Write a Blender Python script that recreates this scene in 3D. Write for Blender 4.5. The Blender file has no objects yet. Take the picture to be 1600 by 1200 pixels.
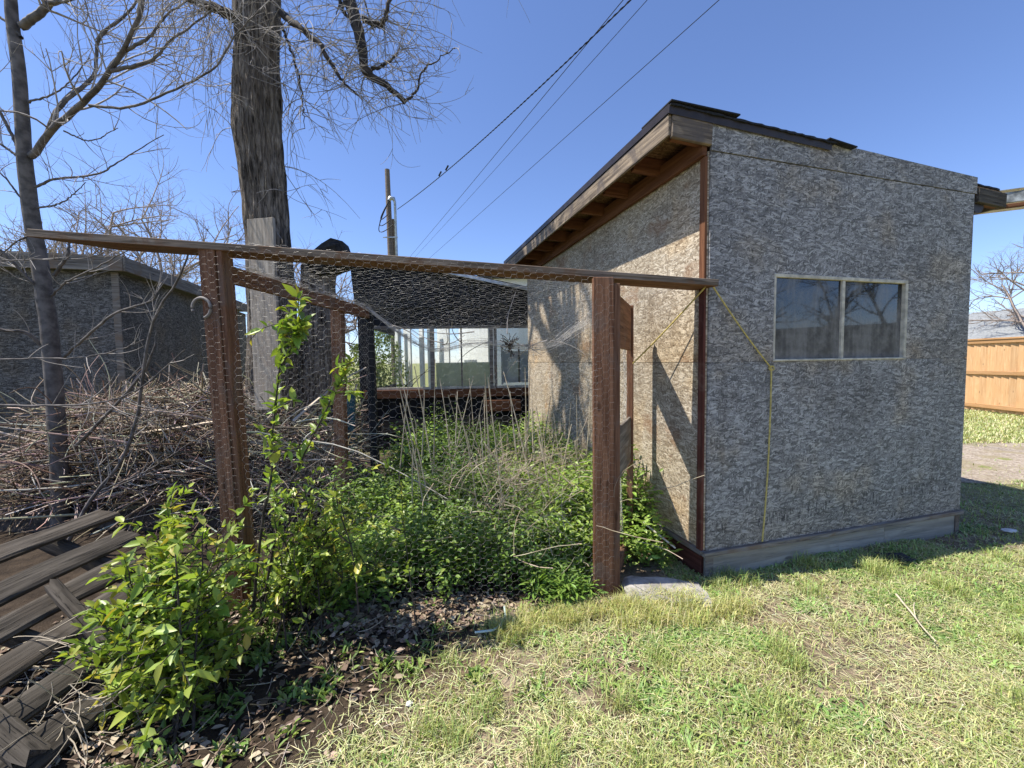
import bpy, math, random
import numpy as np
from mathutils import Vector, Matrix, noise as mnoise

R = math.radians
rng = np.random.default_rng(7)
random.seed(7)
scene = bpy.context.scene
col = scene.collection

# ------------------------------------------------------------------ camera
CAMH, F, PITCH, ROLL = 1.43, 640.0, R(3.2), R(0.83)
fw = Vector((0, math.cos(PITCH), -math.sin(PITCH)))
r0 = Vector((1, 0, 0)); u0 = Vector((0, math.sin(PITCH), math.cos(PITCH)))
rt = r0 * math.cos(ROLL) - u0 * math.sin(ROLL)
up = r0 * math.sin(ROLL) + u0 * math.cos(ROLL)
cam_d = bpy.data.cameras.new('camera'); cam = bpy.data.objects.new('camera', cam_d); col.objects.link(cam)
cam_d.sensor_width = 36; cam_d.lens = F / 1600 * 36; cam_d.clip_start = 0.05; cam_d.clip_end = 2000
M = Matrix.Identity(4)
for i in range(3):
    M[i][0] = rt[i]; M[i][1] = up[i]; M[i][2] = -fw[i]
M[2][3] = CAMH
cam.matrix_world = M
scene.camera = cam

# ------------------------------------------------------------------ world, sun, exposure
w = bpy.data.worlds.new('World'); scene.world = w; w.use_nodes = True
nt = w.node_tree; bg = nt.nodes['Background']
sky = nt.nodes.new('ShaderNodeTexSky'); sky.sky_type = 'NISHITA'; sky.sun_disc = False
SUN = Vector((1.583, 0.20, -2.75)).normalized()
sky.sun_elevation = math.asin(-SUN.z); sky.sun_rotation = math.atan2(-SUN.x, -SUN.y)
sky.air_density = 1.0; sky.dust_density = 0.4; sky.ozone_density = 3.0; sky.altitude = 900
tint = nt.nodes.new('ShaderNodeVectorMath'); tint.operation = 'MULTIPLY'; tint.inputs[1].default_value = (.97, 1.0, 1.2)   # the camera's cool white balance, even over the whole sky
nt.links.new(sky.outputs[0], tint.inputs[0]); nt.links.new(tint.outputs[0], bg.inputs[0]); bg.inputs[1].default_value = 0.12
sun_d = bpy.data.lights.new('sun', 'SUN'); sun_d.energy = 5.0; sun_d.angle = R(0.53); sun_d.color = (1, .95, .86)
sun_o = bpy.data.objects.new('sun', sun_d); col.objects.link(sun_o)
sun_o.rotation_euler = SUN.to_track_quat('-Z', 'Y').to_euler(); sun_o.location = (-8, -2, 14)
scene.view_settings.view_transform = 'Standard'; scene.view_settings.look = 'None'
scene.view_settings.exposure = 0.62; scene.view_settings.gamma = 1

# ------------------------------------------------------------------ helpers
def ray(px, py): return fw + rt * ((px - 800) / F) - up * ((py - 600) / F)
def at(px, py, Y):                       # world point seen at a photo pixel, at forward distance Y
    d = ray(px, py); return Vector((0, 0, CAMH)) + d * (Y / d.y)
def onground(px, py, z=0):
    d = ray(px, py); return Vector((0, 0, CAMH)) + d * ((z - CAMH) / d.z)
def tag(o, label=None, cat=None, group=None, kind=None):
    if label: o['label'] = label
    if cat: o['category'] = cat
    if group: o['group'] = group
    if kind: o['kind'] = kind
    return o
def empty(name, loc, rz=0, **k):
    o = bpy.data.objects.new(name, None); col.objects.link(o)
    o.location = loc; o.rotation_euler = (0, 0, rz); o.empty_display_size = .1
    return tag(o, **k)
def obj(name, me, mat=None, parent=None, world=True, **k):
    """link a mesh; if world is True the mesh/matrix is in world space and is re-expressed under its parent"""
    o = bpy.data.objects.new(name, me); col.objects.link(o)
    if mat and not me.materials: me.materials.append(mat)
    if parent:
        o.parent = parent
        if world:
            L = Matrix.LocRotScale(parent.location, parent.rotation_euler, (1, 1, 1))
            if parent.parent:
                pp = parent.parent
                L = Matrix.LocRotScale(pp.location, pp.rotation_euler, (1, 1, 1)) @ pp_inv(parent) @ L
            o.matrix_parent_inverse = L.inverted()
    return tag(o, **k)
def pp_inv(p): return p.matrix_parent_inverse.copy()
def mesh_np(name, V, Fc, colr=None, smooth=False):
    me = bpy.data.meshes.new(name)
    V = np.asarray(V, dtype=np.float32); Fc = np.asarray(Fc, dtype=np.int32)
    n = Fc.shape[1]
    me.vertices.add(len(V)); me.vertices.foreach_set('co', V.ravel())
    me.loops.add(Fc.size); me.loops.foreach_set('vertex_index', Fc.ravel())
    me.polygons.add(len(Fc)); me.polygons.foreach_set('loop_start', np.arange(0, Fc.size, n, dtype=np.int32))
    if smooth: me.polygons.foreach_set('use_smooth', np.ones(len(Fc), dtype=bool))
    if colr is not None:
        a = me.color_attributes.new('Col', 'FLOAT_COLOR', 'POINT')
        c = np.ones((len(V), 4), dtype=np.float32); c[:, :3] = colr; a.data.foreach_set('color', c.ravel())
    me.update(calc_edges=True); return me
def tubes(lines, sides=4):
    """lines: list of (pts Nx3, radii N) -> V, F quads"""
    VV, FF, off = [], [], 0
    ang = np.arange(sides) * 2 * math.pi / sides; ca, sa = np.cos(ang), np.sin(ang)
    for p, r in lines:
        p = np.asarray(p, float); n = len(p); r = np.broadcast_to(np.asarray(r, float), (n,))
        t = np.gradient(p, axis=0); t /= (np.linalg.norm(t, axis=1, keepdims=True) + 1e-9)
        m = t.mean(0); ref = np.array([0, 0, 1.]) if abs(m[2]) < .8 * np.linalg.norm(m) + 1e-9 else np.array([1., 0, 0])
        a = np.cross(t, ref); a /= (np.linalg.norm(a, axis=1, keepdims=True) + 1e-9); b = np.cross(t, a)
        v = p[:, None, :] + r[:, None, None] * (ca[None, :, None] * a[:, None, :] + sa[None, :, None] * b[:, None, :])
        VV.append(v.reshape(-1, 3))
        i = np.arange(n - 1)[:, None] * sides; j = np.arange(sides)[None, :]; k = (j + 1) % sides
        FF.append((np.stack([i + j, i + k, i + sides + k, i + sides + j], -1).reshape(-1, 4)) + off)
        off += n * sides
    return np.concatenate(VV), np.concatenate(FF)
def tube_mesh(name, lines, sides=4, smooth=True, colr=None):
    V, Fc = tubes(lines, sides); return mesh_np(name, V, Fc, colr, smooth)
def box_mesh(name, sx, sy, sz, bevel=.003, ctr=(0, 0, 0), wob=0):
    import bmesh
    bm = bmesh.new(); bmesh.ops.create_cube(bm, size=1)
    for v in bm.verts:
        v.co = Vector((v.co.x * sx, v.co.y * sy, v.co.z * sz)) + Vector(ctr)
        if wob: v.co += Vector((0, random.uniform(-wob, wob), random.uniform(-wob, wob)))
    if bevel: bmesh.ops.bevel(bm, geom=bm.edges[:], offset=min(bevel, .3 * min(sx, sy, sz)), segments=1, affect='EDGES')
    me = bpy.data.meshes.new(name); bm.to_mesh(me); bm.free(); return me
def bar(name, p0, p1, wd, ht, mat, parent=None, upv=(0, 0, 1), wob=.002, bevel=.003, **k):
    """a board from p0 to p1 (world), local X along it, wd across, ht along upv"""
    p0, p1 = Vector(p0), Vector(p1); x = (p1 - p0); L = x.length; x.normalize()
    z = Vector(upv); z = (z - x * z.dot(x)).normalized(); y = z.cross(x)
    me = box_mesh(name, L, wd, ht, bevel, wob=wob)
    o = obj(name, me, mat, parent, **k)
    m = Matrix.Identity(4)
    for i in range(3): m[i][0] = x[i]; m[i][1] = y[i]; m[i][2] = z[i]; m[i][3] = (p0[i] + p1[i]) / 2
    o.matrix_basis = m
    return o
def box_local(name, x0, x1, y0, y1, z0, z1, mat, parent, bevel=.003, wob=0, **k):
    """box in the parent's own frame, with its own centred local coordinates"""
    me = box_mesh(name, x1 - x0, y1 - y0, z1 - z0, bevel, wob=wob)
    o = obj(name, me, mat, parent, world=False, **k); o.location = ((x0 + x1) / 2, (y0 + y1) / 2, (z0 + z1) / 2)
    return o
def prism_local(name, poly, y0, y1, mat, parent, **k):
    """polygon in the parent's x-z plane, extruded y0..y1"""
    n = len(poly); V = [(x, y0, z) for x, z in poly] + [(x, y1, z) for x, z in poly]
    Fc = [tuple(range(n)), tuple(range(2 * n - 1, n - 1, -1))] + [(i, i + n, (i + 1) % n + n, (i + 1) % n) for i in range(n)]
    me = bpy.data.meshes.new(name); me.from_pydata(V, [], Fc); me.update()
    import bmesh
    bm = bmesh.new(); bm.from_mesh(me); bmesh.ops.recalc_face_normals(bm, faces=bm.faces[:]); bm.to_mesh(me); bm.free()
    return obj(name, me, mat, parent, world=False, **k)

# ------------------------------------------------------------------ materials
class NB:
    def __init__(s, name):
        s.m = bpy.data.materials.new(name); s.m.use_nodes = True; s.t = s.m.node_tree
        s.b = s.t.nodes['Principled BSDF']; s.o = s.t.nodes['Material Output']
    def n(s, ty, **k):
        nd = s.t.nodes.new(ty)
        for a, v in k.items(): setattr(nd, a, v)
        return nd
    def l(s, a, b): s.t.links.new(a, b)
    def val(s, sock, v):
        if hasattr(v, 'is_output'): s.l(v, sock)
        else: sock.default_value = v
    def math(s, op, a, b=0., c=None, clamp=False):
        nd = s.n('ShaderNodeMath', operation=op, use_clamp=clamp); s.val(nd.inputs[0], a); s.val(nd.inputs[1], b)
        if c is not None: s.val(nd.inputs[2], c)
        return nd.outputs[0]
    def vmath(s, op, a, b):
        nd = s.n('ShaderNodeVectorMath', operation=op); s.val(nd.inputs[0], a); s.val(nd.inputs[1], b); return nd.outputs[0]
    def mix(s, f, a, b, blend='MIX'):
        nd = s.n('ShaderNodeMix', data_type='RGBA', blend_type=blend); s.val(nd.inputs[0], f)
        for i, v in ((6, a), (7, b)):
            s.val(nd.inputs[i], v if hasattr(v, 'is_output') else (*v, 1))
        return nd.outputs[2]
    def mixf(s, f, a, b):
        nd = s.n('ShaderNodeMix', data_type='FLOAT'); s.val(nd.inputs[0], f); s.val(nd.inputs[2], a); s.val(nd.inputs[3], b); return nd.outputs[0]
    def noise(s, v, scale, detail=4, rough=.55, dist=0):
        nd = s.n('ShaderNodeTexNoise'); s.l(v, nd.inputs['Vector']); nd.inputs['Scale'].default_value = scale
        nd.inputs['Detail'].default_value = detail; nd.inputs['Roughness'].default_value = rough; nd.inputs['Distortion'].default_value = dist
        return nd.outputs[0]
    def ramp(s, f, stops, interp='LINEAR'):
        nd = s.n('ShaderNodeValToRGB'); cr = nd.color_ramp; cr.interpolation = interp
        while len(cr.elements) < len(stops): cr.elements.new(.5)
        for e, (p, c) in zip(cr.elements, stops): e.position = p; e.color = (*c, 1) if len(c) == 3 else c
        s.l(f, nd.inputs[0]); return nd.outputs[0]
    def smooth(s, f, a, b):
        nd = s.n('ShaderNodeMapRange', interpolation_type='SMOOTHSTEP'); s.l(f, nd.inputs[0]); nd.inputs[1].default_value = a; nd.inputs[2].default_value = b
        return nd.outputs[0]
    def coord(s, w='Object'): return s.n('ShaderNodeTexCoord').outputs[w]
    def sep(s, v):
        nd = s.n('ShaderNodeSeparateXYZ'); s.l(v, nd.inputs[0]); return nd.outputs
    def comb(s, x, y, z=0.):
        nd = s.n('ShaderNodeCombineXYZ')
        for i, v in enumerate((x, y, z)): s.val(nd.inputs[i], v)
        return nd.outputs[0]
    def rand(s): return s.n('ShaderNodeObjectInfo').outputs['Random']
    def bump(s, h, strength=.3, dist=.01):
        nd = s.n('ShaderNodeBump'); nd.inputs['Strength'].default_value = strength; nd.inputs['Distance'].default_value = dist
        s.l(h, nd.inputs['Height']); s.l(nd.outputs[0], s.b.inputs['Normal'])
    def done(s, colr, rough=.8, spec=.3):
        s.val(s.b.inputs['Base Color'], colr if hasattr(colr, 'is_output') else (*colr, 1)); s.val(s.b.inputs['Roughness'], rough)
        s.b.inputs['Specular IOR Level'].default_value = spec; return s.m

def osb(name, stops, plane='XZ', stamp=False, orange=False, tint=None):
    b = NB(name); P = b.coord(); x, y, z = b.sep(P); rnd = b.rand()
    off = b.math('MULTIPLY', rnd, 37.)
    base = b.comb(b.math('ADD', x, off), b.math('ADD', z if plane == 'XZ' else y, off), 0.)
    def warp(v, sc, amp):
        nz = b.n('ShaderNodeTexNoise'); b.l(v, nz.inputs['Vector']); nz.inputs['Scale'].default_value = sc; nz.inputs['Detail'].default_value = 2
        return b.vmath('ADD', v, b.vmath('MULTIPLY', b.vmath('SUBTRACT', nz.outputs['Color'], (.5, .5, .5)), (amp, amp, 0)))
    flat = base; base = warp(warp(base, 2.5, .05), 14, .006)
    val = None; edge = None; hgt = None
    for i, (ang, sx, sy, th) in enumerate([(8, 16, 50, -1), (70, 19, 70, .5), (-42, 17, 76, .5), (24, 15, 74, .5), (112, 21, 80, .5), (-18, 14, 70, .55), (150, 19, 90, .52), (48, 20, 100, .6), (-72, 22, 100, .6), (92, 24, 115, .66), (-33, 18, 100, .62), (14, 15, 95, .66), (-5, 17, 100, .7)]):
        vr = b.n('ShaderNodeVectorRotate', rotation_type='Z_AXIS'); b.l(base, vr.inputs['Vector']); vr.inputs['Angle'].default_value = R(ang)
        q = b.vmath('ADD', b.vmath('MULTIPLY', vr.outputs[0], (sx, sy, 1)), (i * 5.3, i * 9.1, 0))
        vo = b.n('ShaderNodeTexVoronoi', voronoi_dimensions='2D', feature='F1'); b.l(q, vo.inputs['Vector']); vo.inputs['Scale'].default_value = 1
        rr, gg, bb = b.sep(vo.outputs['Color'])
        dk = b.smooth(vo.outputs['Distance'], .70, .38)      # 1 in the flake's middle, 0 at its rim
        if val is None: val, edge, hgt = gg, dk, bb
        else:
            m = b.math('MULTIPLY', b.math('GREATER_THAN', rr, th), b.math('LESS_THAN', vo.outputs['Distance'], .60))
            val = b.mixf(m, val, gg); edge = b.mixf(m, edge, dk); hgt = b.mixf(m, hgt, bb)
    fib = b.noise(base, 55, 5, .7); f2 = b.noise(base, 170, 2, .6)
    v2 = b.math('ADD', b.math('MULTIPLY', val, .40), b.math('ADD', b.math('MULTIPLY', fib, .36), b.math('MULTIPLY', f2, .24)))
    c = b.ramp(v2, stops)
    c = b.mix(b.math('MULTIPLY', b.math('SUBTRACT', 1., edge), .62), c, tuple(.25 * k for k in stops[0][1]))
    big = b.noise(flat, 1.3, 4); c = b.mix(b.smooth(big, .35, .75), c, b.mix(1., c, (.76, .75, .74), 'MULTIPLY'))
    spk = b.noise(b.vmath('MULTIPLY', base, (1, 1.5, 1)), 42, 3, .75); c = b.mix(b.math('MULTIPLY', b.smooth(spk, .57, .66), .8), c, tuple(.2 * k for k in stops[0][1]))
    warm = b.noise(flat, 2.2, 3); c = b.mix(b.smooth(warm, .5, .7), c, b.mix(1., c, (1.12, 1.02, .88), 'MULTIPLY'))
    st_ = b.noise(b.comb(b.math('MULTIPLY', b.sep(flat)[0], 7.), b.math('MULTIPLY', b.sep(flat)[1], .8), 0.), 1, 4, .6); c = b.mix(b.math('MULTIPLY', b.smooth(st_, .52, .72), .45), c, b.mix(1., c, (.62, .57, .52), 'MULTIPLY'))
    wst = b.math('MULTIPLY', b.smooth(b.math('ADD', z, b.math('MULTIPLY', big, .5)), .0, -.42), .45); c = b.mix(wst, c, b.mix(1., c, (1.0, .86, .68), 'MULTIPLY'))
    if stamp:      # smudged ink stamp along the panel's foot: unreadable upright strokes
        zz = b.math('SUBTRACT', z, b.math('MULTIPLY', x, .035))
        band = b.math('MULTIPLY', b.smooth(zz, -.475, -.465), b.smooth(zz, -.375, -.385))
        cols = b.math('GREATER_THAN', b.noise(b.comb(b.math('MULTIPLY', x, 75), b.math('MULTIPLY', z, 9), 0.), 1, 1), .53)
        grp = b.smooth(b.noise(b.comb(b.math('MULTIPLY', x, 6), 3.3, 0.), 1, 1), .42, .52)
        m = b.math('MULTIPLY', b.math('MULTIPLY', band, cols), b.math('MULTIPLY', grp, b.smooth(b.noise(base, 30, 2), .35, .6)))
        c = b.mix(b.math('MULTIPLY', m, .75), c, (.025, .025, .03))
    if orange:     # sprayed orange scribble and water stains near the corner
        m = b.math('MULTIPLY', b.smooth(b.noise(base, 5.5, 3, dist=1.5), .56, .62), b.smooth(y if plane == 'YZ' else x, 0, 0))
        c = b.mix(b.math('MULTIPLY', b.smooth(b.noise(base, 3.1, 4), .56, .7), .5), c, (.26, .13, .06))
    b.bump(b.math('ADD', b.math('MULTIPLY', hgt, .7), b.math('MULTIPLY', edge, .5)), .55, .004)
    return b.done(c, .85, .25)

def wood(name, c0, c1, c2=None, scale=1., grain=.6, rough=.85, crack=.5):
    """boards whose local X runs along the grain"""
    b = NB(name); P = b.coord(); rnd = b.rand()
    P = b.vmath('ADD', P, b.comb(b.math('MULTIPLY', rnd, 31.), b.math('MULTIPLY', rnd, 17.), b.math('MULTIPLY', rnd, 9.)))
    g = b.noise(b.vmath('MULTIPLY', P, (2.2 * scale, 42 * scale, 42 * scale)), 1, 5, .6, .6)
    g2 = b.noise(b.vmath('MULTIPLY', P, (5, 170, 170)), 1, 3, .6)
    c = b.mix(b.smooth(g, .3, .7), c0, c1)
    if c2: c = b.mix(b.smooth(b.noise(P, 4.5, 4, dist=.8), .48, .68), c, c2)
    kn = b.n('ShaderNodeTexVoronoi'); b.l(b.vmath('MULTIPLY', P, (3.2, 9, 9)), kn.inputs['Vector']); kn.inputs['Scale'].default_value = 1
    km = b.math('MULTIPLY', b.smooth(kn.outputs['Distance'], .13, .07), b.math('GREATER_THAN', b.sep(kn.outputs['Color'])[0], .45)); c = b.mix(b.math('MULTIPLY', km, .6), c, tuple(.35 * k for k in c0))
    ck = b.smooth(g2, .6, .72)
    c = b.mix(b.math('MULTIPLY', ck, crack), c, tuple(.2 * k for k in c0))
    c = b.mix(.6, c, b.ramp(rnd, [(0, (.8, .8, .8)), (1, (1.15, 1.12, 1.1))]), 'MULTIPLY')
    b.bump(b.math('SUBTRACT', g, b.math('MULTIPLY', ck, .8)), grain, .006)
    return b.done(c, rough, .2)

def plain(name, c, rough=.6, metal=0., var=.25, scale=12, bump=.1):
    b = NB(name); P = b.coord(); n = b.noise(P, scale, 5)
    cc = b.mix(b.smooth(n, .3, .7), tuple(k * (1 - var) for k in c), tuple(min(1, k * (1 + var)) for k in c))
    b.b.inputs['Metallic'].default_value = metal
    if bump: b.bump(n, bump, .01)
    return b.done(cc, rough)

def leafmat(name, transl=.45, rough=.45):
    b = NB(name); at_ = b.n('ShaderNodeVertexColor', layer_name='Col')
    b.done(at_.outputs[0], rough, .4)
    tr = b.n('ShaderNodeBsdfTranslucent'); b.l(b.mix(1., at_.outputs[0], (1.5, 1.6, .6), 'MULTIPLY'), tr.inputs[0])
    ms = b.n('ShaderNodeMixShader'); ms.inputs[0].default_value = transl
    b.l(b.b.outputs[0], ms.inputs[1]); b.l(tr.outputs[0], ms.inputs[2]); b.l(ms.outputs[0], b.o.inputs[0])
    return b.m
def vcol(name, rough=.8):
    b = NB(name); a = b.n('ShaderNodeVertexColor', layer_name='Col'); return b.done(a.outputs[0], rough, .25)

def glass(name, tint, dirt, dirtcol, ior=1.9, low=0.):
    b = NB(name); P = b.coord(); n = b.noise(P, 6, 5, .65); n2 = b.noise(b.vmath('MULTIPLY', P, (22, 22, 2.5)), 1, 4)
    d = b.math('MULTIPLY', b.math('ADD', b.smooth(n, .3, .8), b.smooth(n2, .45, .8)), dirt, clamp=True)
    if low: d = b.math('ADD', d, b.math('MULTIPLY', b.math('ADD', b.smooth(b.sep(P)[2], .25, -.30), b.math('MULTIPLY', b.smooth(n, .35, .7), .7)), low), clamp=True)
    gl = b.n('ShaderNodeBsdfGlossy'); gl.inputs['Roughness'].default_value = .03; gl.inputs['Color'].default_value = (.9, .95, 1, 1)
    tr = b.n('ShaderNodeBsdfTransparent'); tr.inputs[0].default_value = (*tint, 1)
    fr = b.n('ShaderNodeFresnel'); fr.inputs['IOR'].default_value = ior
    m1 = b.n('ShaderNodeMixShader'); b.l(fr.outputs[0], m1.inputs[0]); b.l(tr.outputs[0], m1.inputs[1]); b.l(gl.outputs[0], m1.inputs[2])
    df = b.n('ShaderNodeBsdfDiffuse'); df.inputs[0].default_value = (*dirtcol, 1)
    m2 = b.n('ShaderNodeMixShader'); b.l(d, m2.inputs[0]); b.l(m1.outputs[0], m2.inputs[1]); b.l(df.outputs[0], m2.inputs[2])
    b.l(m2.outputs[0], b.o.inputs[0]); return b.m

M_osb_grey = osb('weathered grey strand board', [(.30, (.135, .131, .128)), (.5, (.29, .282, .275)), (.72, (.52, .508, .495))])
M_osb_stamp = osb('weathered grey strand board with stamp', [(.30, (.135, .131, .128)), (.5, (.29, .282, .275)), (.72, (.52, .508, .495))], stamp=True)
M_osb_tan = osb('tan strand board', [(.28, (.24, .185, .125)), (.5, (.47, .39, .285)), (.72, (.72, .63, .49))], orange=True)
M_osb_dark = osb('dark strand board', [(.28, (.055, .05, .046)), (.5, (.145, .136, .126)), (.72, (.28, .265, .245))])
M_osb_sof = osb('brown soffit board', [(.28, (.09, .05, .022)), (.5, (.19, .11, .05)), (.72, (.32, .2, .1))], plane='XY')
M_red = wood('weathered red brown lumber', (.12, .055, .03), (.25, .13, .075), (.17, .11, .08), crack=.55, grain=.9)
M_beam = wood('weathered brown beam', (.10, .075, .055), (.27, .215, .165), (.17, .10, .06), crack=.8, grain=1.)
M_grey = wood('silvered grey lumber', (.12, .105, .09), (.30, .27, .235), (.2, .15, .11), crack=.7, grain=.9)
M_pal = wood('dark old pallet wood', (.04, .034, .027), (.115, .10, .082), (.07, .058, .045), crack=.7, grain=.9)
M_board = wood('pale weathered plank', (.22, .19, .155), (.40, .355, .295), (.30, .25, .2), crack=.5)
M_raft = wood('brown rafter', (.11, .045, .022), (.2, .09, .045), None, crack=.3)
M_fascia = wood('flaking fascia', (.09, .07, .055), (.36, .285, .205), (.12, .10, .09), crack=.7)
M_trim = wood('dark red corner trim', (.07, .022, .016), (.15, .055, .038), (.2, .12, .09), crack=.3)
M_skirt = wood('grey skirting', (.24, .22, .185), (.42, .39, .335), (.31, .285, .24), scale=.5, crack=.35)
M_cedar = wood('new cedar', (.44, .24, .105), (.58, .34, .17), (.5, .28, .13), crack=.15, grain=.3)
M_roof = plain('black asphalt roofing', (.018, .018, .02), .75, var=.4, scale=60)
M_drip = plain('dark brown drip edge', (.035, .028, .028), .45, var=.2)
M_black = plain('black tar paper', (.014, .014, .016), .8, var=.5, scale=5)
M_white = plain('white siding', (.62, .62, .60), .6, var=.05, scale=2)
M_wire = plain('galvanised wire', (.46, .44, .41), .5, .3, var=.3, scale=9, bump=0)
M_alu = plain('aluminium frame', (.50, .455, .36), .6, .0, var=.25, scale=20)
M_conc = plain('old concrete', (.32, .30, .27), .9, var=.4, scale=14, bump=.5)
M_cable = plain('black cable', (.02, .02, .022), .5, var=.2)
M_yel = plain('yellow rope', (.50, .40, .13), .7, var=.25, scale=60)
M_teal = wood('teal painted plank', (.02, .07, .085), (.05, .13, .15), (.10, .13, .13))
M_pole = wood('utility pole wood', (.13, .10, .08), (.26, .21, .165), None)
M_pipe = plain('galvanised conduit', (.42, .44, .45), .4, .6)
M_glass = glass('dusty window glass', (.10, .11, .12), .22, (.30, .285, .26), 1.7, .34)
M_glass2 = glass('clear old glass', (.93, .95, .95), .05, (.6, .6, .58), 1.4)
M_leaf = leafmat('shrub leaf', .3, .38); M_weed = leafmat('weed leaf', .22, .42); M_grass = leafmat('grass blade', .15, .55)
M_stick = vcol('dry sticks'); M_litter = vcol('dead leaves')
M_stalk = plain('dry stalk', (.52, .44, .32), .8, var=.25)
M_bark_y = plain('smooth grey bark', (.125, .11, .10), .8, var=.45, scale=14, bump=.35)
M_twig = plain('grey twig bark', (.34, .305, .27), .75, var=.3, scale=10, bump=0)
M_far = plain('distant twig bark', (.26, .21, .18), .8, var=.2, scale=3, bump=0)
def bark(name):
    b = NB(name); P = b.coord('Object')
    n = b.noise(b.vmath('MULTIPLY', P, (38, 38, 5.)), 1, 6, .7, 1.0); n2 = b.noise(P, 3, 4)
    c = b.ramp(n, [(.36, (.03, .025, .02)), (.47, (.19, .155, .125)), (.64, (.42, .36, .30))])
    c = b.mix(b.smooth(n2, .45, .7), c, b.mix(1., c, (.7, .72, .75), 'MULTIPLY'))
    b.bump(n, 1., .05); return b.done(c, .9, .15)
M_bark = bark('furrowed willow bark'); M_limb = plain('dark limb bark', (.055, .045, .038), .85, var=.5, scale=20, bump=.4)

# ------------------------------------------------------------------ ground
def H(x, y):
    x = np.asarray(x, float); y = np.asarray(y, float)
    near = np.clip(1 - (np.hypot(x - 1, y - 3) - 7) / 5, 0, 1)
    return near * (.016 * np.sin(x * 2.3 + 1.1 * np.sin(y * 1.7)) * np.cos(y * 2.9 + .6) + .008 * np.sin(x * 7.1 + y * 4.3) + .006 * np.sin(y * 11 - x * 5))
def axis(lo, hi, flo, fhi, st):
    a = np.arange(flo, fhi, st); l = flo - np.geomspace(.2, flo - lo, 22); h = fhi + np.geomspace(.2, hi - fhi, 22)
    return np.concatenate([l[::-1], a, h])
gx = axis(-600, 600, -5, 9, .07); gy = axis(-600, 600, -1, 9, .07)
GX, GY = np.meshgrid(gx, gy); GZ = H(GX, GY); nx, ny = len(gx), len(gy)
ii = (np.arange(ny - 1)[:, None] * nx + np.arange(nx - 1)[None, :]).ravel()
b = NB('lawn soil'); P = b.coord(); n1 = b.noise(P, 1.1, 5, .6, .4); n2 = b.noise(P, 9, 6, .7); n3 = b.noise(P, 130, 3, .7); n4 = b.noise(P, .35, 3)
c = b.mix(b.smooth(n2, .35, .65), (.15, .11, .075), (.33, .265, .19)); c = b.mix(b.smooth(n1, .52, .66), c, (.19, .125, .09))
ln = b.n('ShaderNodeVectorMath', operation='LENGTH'); b.l(P, ln.inputs[0])
gr = b.mix(b.smooth(n2, .3, .7), (.20, .23, .075), (.36, .35, .16))
c = b.mix(b.math('MULTIPLY', b.smooth(ln.outputs['Value'], 4.5, 8.), b.smooth(n1, .3, .5)), c, gr)
sx_, sy_, sz_ = b.sep(P); hl = b.math('ADD', b.math('SUBTRACT', b.math('MULTIPLY', sy_, .75), sx_), b.math('MULTIPLY', n2, .8))
hum = b.math('MULTIPLY', b.smooth(hl, 1.9, 2.3), b.smooth(ln.outputs['Value'], 8., 6.))
c = b.mix(hum, c, b.mix(b.smooth(n2, .3, .7), (.032, .024, .018), (.075, .056, .04)))
c = b.mix(.75, c, b.ramp(n3, [(.3, (.6, .58, .55)), (.7, (1.3, 1.28, 1.25))]), 'MULTIPLY')
b.bump(b.math('ADD', n3, b.math('MULTIPLY', n2, 1.5)), .8, .012); M_soil = b.done(c, .95, .1)
obj('ground', mesh_np('ground', np.stack([GX, GY, GZ], -1).reshape(-1, 3), np.stack([ii, ii + 1, ii + nx + 1, ii + nx], -1), smooth=True), M_soil, kind='structure')

# gravel path beyond the shed, to the right
px_ = np.linspace(3.6, 16, 60); rows = 9
def edge(x, s): return .13 * math.sin(x * 1.9 + s) + .08 * math.sin(x * 5.3 + 2 * s)
V = []
for x in px_:
    y0 = 4.55 - .02 * (x - 4) + edge(x, .3); y1 = 6.5 + .05 * (x - 4) + edge(x, 2.)
    for k in range(rows): y = y0 + (y1 - y0) * k / (rows - 1); V.append((x, y, float(H(x, y)) + .006))
ii = (np.arange(len(px_) - 1)[:, None] * rows + np.arange(rows - 1)[None, :]).ravel()
b = NB('gravel'); P = b.coord(); vo = b.n('ShaderNodeTexVoronoi'); b.l(P, vo.inputs['Vector']); vo.inputs['Scale'].default_value = 38
r_, g_, b_ = b.sep(vo.outputs['Color']); c = b.mix(r_, (.24, .19, .145), (.46, .39, .31)); c = b.mix(b.smooth(b.noise(P, 2.4, 4), .45, .65), c, (.30, .25, .16))
b.bump(vo.outputs['Distance'], .8, .02); M_grav = b.done(c, .95, .1)
obj('path', mesh_np('path', V, np.stack([ii, ii + rows, ii + rows + 1, ii + 1], -1)), M_grav, kind='structure')

# ------------------------------------------------------------------ main shed (own frame: x right along the front, y back)
SR = R(15.5); SO = Vector((1.236, 2.594, 0))
shed = empty('shed', SO, SR, label='grey weathered strand-board shed with slanted roof and sliding window', cat='shed')
SM = Matrix.LocRotScale(SO, Matrix.Rotation(SR, 3, 'Z'), (1, 1, 1))
def sw(x, y, z): return SM @ Vector((x, y, z))
W, L, SILL, SEAM = 2.44, 3.66, .185, 1.405
def topz(x): return 2.913 - .050 * x
def seamz(x): return 2.70 - .013 * x
T = .012
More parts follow.
